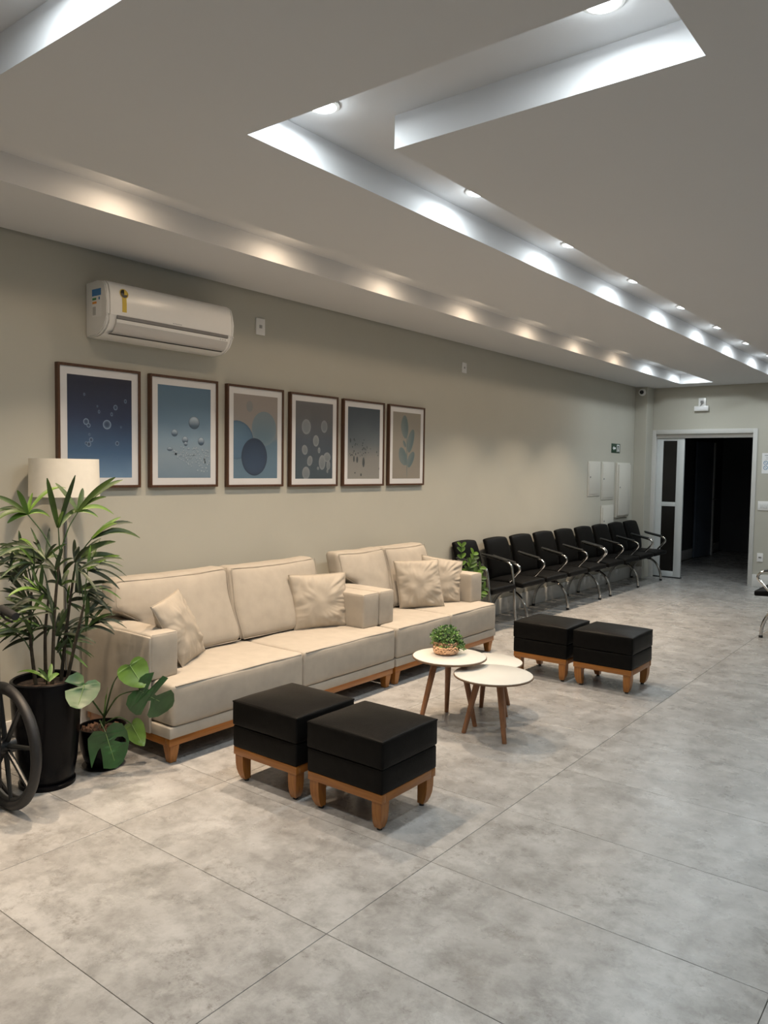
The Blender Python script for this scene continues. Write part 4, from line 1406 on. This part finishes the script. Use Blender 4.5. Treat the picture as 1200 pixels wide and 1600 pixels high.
for i in range(17):
    ha, hz_ = rp.uniform(-0.13, 0.21), rp.uniform(0.60, 1.08)
    out_ = math.copysign(1, ha - 0.03)
    ln_ = rp.uniform(0.14, 0.22)
    fan = [(ha, hz_)]
    for k in range(rp.choice((5, 6, 6, 7))):
        an = R(rp.uniform(-50, 85))
        fan.append((ha + out_ * math.cos(an) * ln_ * rp.uniform(0.8, 1.1), hz_ + math.sin(an) * ln_ * rp.uniform(0.55, 0.9)))
    FANS.append(fan)
for fi, fan in enumerate(FANS):
    ha, hz_ = fan[0]
    d0 = rp.uniform(-0.10, 0.13) if fi > 3 else rp.uniform(-0.02, 0.08)
    hub = RV * ha + TV * d0 + Vector((0, 0, hz_))
    # nearest cane point well below the hub
    best = None
    for pts in cpts:
        for q in pts:
            if q.z < hz_ - 0.05:
                dist = (q - hub).length + abs((hz_ - q.z) - 0.24) * 0.8
                if best is None or dist < best[0]:
                    best = (dist, q)
    base = best[1] if best else RV * ha * 0.5 + Vector((0, 0, 0.47))
    mid = (base + hub) / 2 + Vector((0, 0, 0.02)) + (hub - base).cross(Vector((0, 0, 1))) * rp.uniform(-0.08, 0.08)
    light = hz_ > 1.15 or fi in (5, 4, 19)  # high fronds get paler leaves: light from above put into leaf colour
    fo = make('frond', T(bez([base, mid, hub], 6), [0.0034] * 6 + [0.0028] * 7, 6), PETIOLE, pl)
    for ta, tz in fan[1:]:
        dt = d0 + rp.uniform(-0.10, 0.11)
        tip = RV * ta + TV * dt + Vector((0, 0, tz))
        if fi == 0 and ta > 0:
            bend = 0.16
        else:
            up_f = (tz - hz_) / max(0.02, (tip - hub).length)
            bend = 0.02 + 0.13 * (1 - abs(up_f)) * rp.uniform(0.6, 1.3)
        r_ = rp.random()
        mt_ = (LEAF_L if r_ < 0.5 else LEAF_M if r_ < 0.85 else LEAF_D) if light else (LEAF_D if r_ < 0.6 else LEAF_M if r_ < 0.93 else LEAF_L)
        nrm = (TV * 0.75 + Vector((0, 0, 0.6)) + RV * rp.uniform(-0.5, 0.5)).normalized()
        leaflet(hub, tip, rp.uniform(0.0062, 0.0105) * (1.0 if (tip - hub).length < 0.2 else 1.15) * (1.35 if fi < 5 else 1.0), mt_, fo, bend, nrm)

# ================================================================== MONSTERA
MON = Vector((-3.46, 2.17, 0))
mo = thing('potted_monstera', 'small monstera with broad split leaves in a low black pot beside the sofa', 'potted plant', MON)
make('pot', Lt([(0, 0.012), (0.070, 0.012), (0.082, 0.03), (0.100, 0.08), (0.112, 0.14), (0.116, 0.19), (0.116, 0.205), (0.109, 0.205), (0.107, 0.18), (0, 0.18)], 48), POTB, mo, smooth=45)
make('saucer', Lt([(0, 0), (0.085, 0), (0.098, 0.011), (0.094, 0.0115), (0, 0.0115)], 40), POTB, mo)
make('soil', Lt([(0, 0.186), (0.06, 0.187), (0.1065, 0.1815), (0, 0.1812)], 32), SOIL, mo)
t = bmesh.new()
for i in range(60):
    a = rp.uniform(0, 6.28); r_ = 0.1 * math.sqrt(rp.random())
    q = bmesh.new()
    bmesh.ops.create_cube(q, size=0.014)
    mr = Matrix.Rotation(rp.uniform(0, 3), 4, Vector((rp.random(), rp.random(), rp.random() + 0.1)).normalized())
    for v in q.verts:
        v.co = mr @ Vector((v.co.x * 1.6, v.co.y, v.co.z * 0.5)) + Vector((r_ * math.cos(a), r_ * math.sin(a), 0.188))
    merge(t, q)
tag(make('bark_chips', t, BARK, mo, smooth=0), 'reddish bark chips', kind='stuff')
stem_top = Vector((0.02, 0.0, 0.27))
make('stem', T(bez([(0, 0, 0.18), (0.008, 0.003, 0.225), stem_top], 6), [0.009] * 7 + [0.006] * 6, 8), PETIOLE, mo)

HEART = [(0, 0), (0.10, -0.10), (0.24, -0.14), (0.38, -0.09), (0.47, 0.05), (0.5, 0.25), (0.44, 0.5), (0.32, 0.74), (0.15, 0.93), (0, 1.03)]


def leaf_mesh(right_, left_, holes=()):
    out = right_ + [(-u, v) for u, v in reversed(left_) if abs(u) > 1e-6]
    return out, holes


def big_leaf(base, tip, side_hint, width, outline, mt_, droop, label=None, holes=(), vein=True, root=None):
    base = Vector(base) - MON; tip = Vector(tip) - MON
    ax = tip - base
    Ln = ax.length
    e1 = ax.normalized()
    sd = Vector(side_hint)
    sd = (sd - e1 * sd.dot(e1)).normalized()
    nr = sd.cross(e1).normalized()
    polys = [[Vector((u, v, 0)) for u, v in outline]] + [[Vector((u, v, 0)) for u, v in h_] for h_ in holes]
    flat = [q for p_ in polys for q in p_]
    bm = bmesh.new()
    vs2 = [bm.verts.new(q) for q in flat]
    for tri in tessellate_polygon(polys):
        try:
            bm.faces.new([vs2[i] for i in tri])
        except ValueError:
            pass
    bmesh.ops.subdivide_edges(bm, edges=bm.edges[:], cuts=2, use_grid_fill=True)
    bmesh.ops.triangulate(bm, faces=bm.faces[:])
    for v in bm.verts:
        u, q = v.co.x, v.co.y
        hgt = -droop * (q - 0.3) ** 2 * Ln + 0.30 * abs(u) * width * (1 - 0.5 * abs(u)) - 0.10 * width * (2 * u) ** 2
        v.co = base + e1 * (q * Ln) + sd * (u * width) + nr * hgt
    lo_ = make('leaf', bm, mt_, mo, smooth=180)
    if label:
        lo_['label'] = label
    if vein:
        pts = [base + e1 * (q * Ln) + nr * (-droop * (q - 0.3) ** 2 * Ln + 0.002) for q in [0.02 + 0.09 * i for i in range(10)]]
        make('midrib', T(pts, [0.0022 - 0.00016 * i for i in range(10)], 6), MONST_V, lo_)
    rb_ = root or stem_top
    md = rb_.lerp(base, 0.55) + Vector((0, 0, 0.03)) + (base - rb_).cross(Vector((0, 0, 1))) * 0.12
    make('petiole', T(bez([rb_ - Vector((0, 0, 0.02)), md, base], 8), [0.0042] * 8 + [0.003] * 9, 7), PETIOLE, mo)
    return lo_


ho, _ = leaf_mesh(HEART, HEART)
RVs = (0.44, 0.9, 0.0)
big_leaf((-3.245, 2.185, 0.546), (-3.185, 2.222, 0.440), (0.35, 0.9, 0.35), 0.150, ho, MONST_L, 0.25, 'pale green uncut heart-shaped leaf')
SPL_R = [(0, 0), (0.08, -0.10), (0.24, -0.14), (0.42, -0.06), (0.50, 0.12), (0.52, 0.32), (0.46, 0.42), (0.28, 0.38), (0.10, 0.36), (0.07, 0.42), (0.22, 0.50), (0.40, 0.56), (0.44, 0.66), (0.34, 0.84), (0.14, 0.98), (0, 1.04)]
SPL_L = [(0, 0), (0.10, -0.12), (0.26, -0.16), (0.40, -0.10), (0.52, 0.06), (0.30, 0.13), (0.14, 0.16), (0.13, 0.21), (0.34, 0.24), (0.55, 0.30), (0.56, 0.46), (0.34, 0.42), (0.10, 0.40), (0.09, 0.46), (0.24, 0.58), (0.36, 0.70), (0.30, 0.84), (0.14, 0.98), (0, 1.04)]
# big dark split leaf
so1, _ = leaf_mesh([(u, v) for u, v in SPL_R], SPL_L)
big_leaf((-3.20, 2.205, 0.425), (-3.118, 2.335, 0.322), (-0.30, -0.25, -0.9), 0.215, so1, MONST, 0.35, 'large dark split leaf')
L3_R = [(0, 0), (0.09, -0.14), (0.28, -0.22), (0.46, -0.10), (0.50, 0.15), (0.44, 0.45), (0.30, 0.75), (0.12, 0.98), (0, 1.02)]
L3_L = [(0, 0), (0.09, -0.30), (0.30, -0.42), (0.50, -0.24), (0.58, 0.00), (0.30, 0.05), (0.14, 0.10), (0.34, 0.22), (0.50, 0.34), (0.42, 0.62), (0.22, 0.92), (0, 1.02)]
so3, _ = leaf_mesh(L3_R, L3_L)
big_leaf((-3.254, 1.951, 0.500), (-3.20, 1.882, 0.408), (0.5, 0.85, 0.1), 0.150, so3, MONST, 0.2, 'green leaf with one split, before the tall planter')
L4_R = [(0, 0), (0.08, -0.13), (0.26, -0.20), (0.44, -0.08), (0.50, 0.18), (0.48, 0.48), (0.36, 0.74), (0.18, 0.96), (0, 1.02)]
L4_L = [(0, 0), (0.08, -0.10), (0.26, -0.16), (0.44, -0.02), (0.50, 0.24), (0.54, 0.60), (0.56, 0.78), (0.30, 0.42), (0.22, 0.36), (0.24, 0.60), (0.30, 0.92), (0.14, 1.0), (0, 1.02)]
so4, _ = leaf_mesh(L4_R, L4_L)
hole = [(0.14, 0.30), (0.24, 0.25), (0.36, 0.29), (0.42, 0.40), (0.40, 0.48), (0.28, 0.43)]
big_leaf((-3.322, 2.102, 0.215), (-3.298, 2.142, 0.045), (0.42, 0.88, 0.0), 0.190, so4, MONST, 0.2, 'broad leaf with a hole and a split, hanging over the pot', holes=[hole], root=Vector((0.01, -0.01, 0.24)))
big_leaf((-3.345, 2.262, 0.212), (-3.312, 2.305, 0.100), (0.25, 0.9, 0.2), 0.105, ho, MONST_L, 0.3, 'small yellow-green leaf beside the pot rim', root=Vector((0.015, 0.01, 0.235)))
make('shoot', T(bez([stem_top - Vector((0, 0, 0.02)), stem_top + Vector((0.004, 0.004, 0.06)), stem_top + Vector((0.01, 0.015, 0.13))], 6), [0.0055] * 4 + [0.004] * 5 + [0.001] * 4, 7), MONST_L, mo)

# ================================================================== ZZ PLANT between sofa and chair
ZZ = Vector((-3.66, 5.83, 0))
zz = thing('potted_zz_plant', 'glossy feather-leaved green plant between the shorter sofa and the single armchair', 'potted plant', ZZ)
make('pot', Lt([(0, 0), (0.085, 0), (0.095, 0.02), (0.118, 0.24), (0.12, 0.25), (0.112, 0.25), (0.11, 0.22), (0, 0.22)], 40), POTB, zz, smooth=45)
make('soil', Lt([(0, 0.225), (0.109, 0.2225), (0, 0.221)], 24), SOIL, zz)
for si, (da, dd, hh) in enumerate([(-0.04, 0.03, 0.85), (0.10, 0.07, 0.73), (0.24, 0.06, 0.63), (0.17, 0.12, 0.55), (0.02, 0.10, 0.70), (0.19, 0.02, 0.76), (0.08, 0.12, 0.60), (0.22, 0.12, 0.45), (0.14, 0.14, 0.42)]):
    tip = Vector((dd, da, hh))
    pts = bez([Vector((rp.uniform(-0.04, 0.04), rp.uniform(-0.04, 0.04), 0.222)), Vector((dd * 0.5, da * 0.42, 0.22 + (hh - 0.22) * 0.6)), tip], 9)
    st = make('stem', T(pts, [0.007 - 0.005 * i / len(pts) for i in range(len(pts))], 7), PETIOLE, zz)
    for i in range(5, len(pts), 2):
        ax = (pts[min(i + 1, len(pts) - 1)] - pts[i - 1]).normalized()
        sd = ax.cross(Vector((1, -0.3, 0.2))).normalized()
        for s_ in (-1, 1):
            dr = (ax * 0.75 + sd * s_ + Vector((rp.uniform(-.2, .3), 0, rp.uniform(-.1, .2)))).normalized()
            Lf = rp.uniform(0.055, 0.075)
            q1 = pts[i] + dr * Lf
            leaflet(pts[i], q1, 0.0165, LEAF_M if rp.random() < 0.4 else LEAF_L, st, 0.05, Vector((0.9, -0.3, 0.4)))

# ================================================================== WHEELCHAIR (mostly outside the frame)
wc = thing('wheelchair', 'black folding wheelchair of which one large spoked wheel and a hand grip show', 'wheelchair', (-3.34, 1.36, 0))
RW = 0.28


def wheel(y, outer):
    t = bmesh.new()
    ring = lambda r_, yy: [(r_ * math.cos(2 * math.pi * k / 64), yy, RW + 0.001 + r_ * math.sin(2 * math.pi * k / 64)) for k in range(64)]
    wo = make('rear_wheel', T(ring(RW - 0.021, y), 0.021, 12, closed=True), RUBBER, wc)
    make('rim', T(ring(RW - 0.040, y), 0.010, 10, closed=True, flat=(0.8, 1.5)), BLACKP, wo)
    make('push_rim', T(ring(RW - 0.045, y + outer * 0.03), 0.009, 10, closed=True), BLACKM, wo)
    hb = bmesh.new()
    tube(hb, [(0, y - 0.035, RW), (0, y + 0.035, RW)], 0.036, 20)
    make('hub', hb, BLACKP, wo)
    for k in range(8):
        a = 2 * math.pi * k / 8 + 0.18
        c_, s_ = math.cos(a), math.sin(a)
        make('spoke', T([(0.03 * c_, y, RW + 0.03 * s_), ((RW - 0.042) * c_, y, RW + (RW - 0.042) * s_)], [0.0125, 0.0085], 8), BLACKP, wo)


wheel(0.265, 1)
wheel(-0.265, -1)
for sy in (-1, 1):
    y = sy * 0.215
    t = bmesh.new()
    tube(t, bez([(0.155, y, 0.892), (0.075, y, 0.905), (0.045, y, 0.86), (0.04, y, 0.50), (0.04, y, 0.12)], 8), 0.011, 10)
    tube(t, [(0.04, y, 0.46), (-0.40, y, 0.47), (-0.46, y, 0.40), (-0.52, y, 0.14)], 0.011, 10)
    tube(t, [(0.04, y, 0.16), (-0.36, y, 0.17)], 0.011, 10)
    tube(t, [(-0.36, y, 0.13), (-0.36, y, 0.47)], 0.011, 10)
    tube(t, [(0.0, y + sy * 0.014, RW), (0.0, y + sy * 0.03, RW)], 0.012, 10)
    tube(t, [(0.04, y, RW), (0.0, y + sy * 0.02, RW)], 0.011, 8)
    tube(t, bez([(0.04, y, 0.66), (-0.12, y, 0.675), (-0.26, y, 0.66), (-0.30, y, 0.55), (-0.30, y, 0.47)], 6), 0.010, 8)
    make('side_frame', t, BLACKM, wc)
    gp = make('hand_grip', T([(0.085, y, 0.903), (0.13, y, 0.896), (0.205, y, 0.884)], [0.0165, 0.018, 0.0165], 12), RUBBER, wc)
    make('brake_lever', T(bez([(0.075, y, 0.88), (0.12, y, 0.862), (0.175, y, 0.858)], 5), 0.005, 8), BLACKM, gp)
    make('arm_pad', puff((-0.12, y, 0.692), (0.14, 0.025, 0.014), 0.012, (8, 4, 2)), VINYL, wc)
    make('footplate', B(-0.66, -0.52, y - sy * 0.10 - 0.055, y - sy * 0.10 + 0.055, 0.12, 0.132, bev=0.004), BLACKP, wc)
    cs = bmesh.new()
    tube(cs, [(-0.38 + 0.065 * math.cos(2 * math.pi * k / 32), y + sy * 0.03, 0.081 + 0.065 * math.sin(2 * math.pi * k / 32)) for k in range(32)], 0.015, 10, closed=True)
    tube(cs, [(-0.38, y + sy * 0.012, 0.081), (-0.38, y + sy * 0.048, 0.081)], 0.05, 16)
    cw = make('caster_wheel', cs, RUBBER, wc)
    make('caster_fork', T([(-0.36, y, 0.13), (-0.365, y + sy * 0.008, 0.15), (-0.38, y + sy * 0.01, 0.081)], 0.007, 8), BLACKM, cw)
make('seat_sling', puff((-0.17, 0, 0.468), (0.20, 0.21, 0.018), 0.014, (8, 8, 2), (0, 0, 0, 0, 0, -0.012)), VINYL, wc)
make('back_sling', puff((0.038, 0, 0.70), (0.012, 0.21, 0.17), 0.010, (2, 8, 8), (0, 0, 0, 0, 0, 0)), VINYL, wc)
make('cross_brace', T([(-0.15, -0.21, 0.17), (-0.15, 0.21, 0.46)], 0.01, 8), BLACKM, wc)
make('cross_brace', T([(-0.17, 0.21, 0.17), (-0.17, -0.21, 0.46)], 0.01, 8), BLACKM, wc)
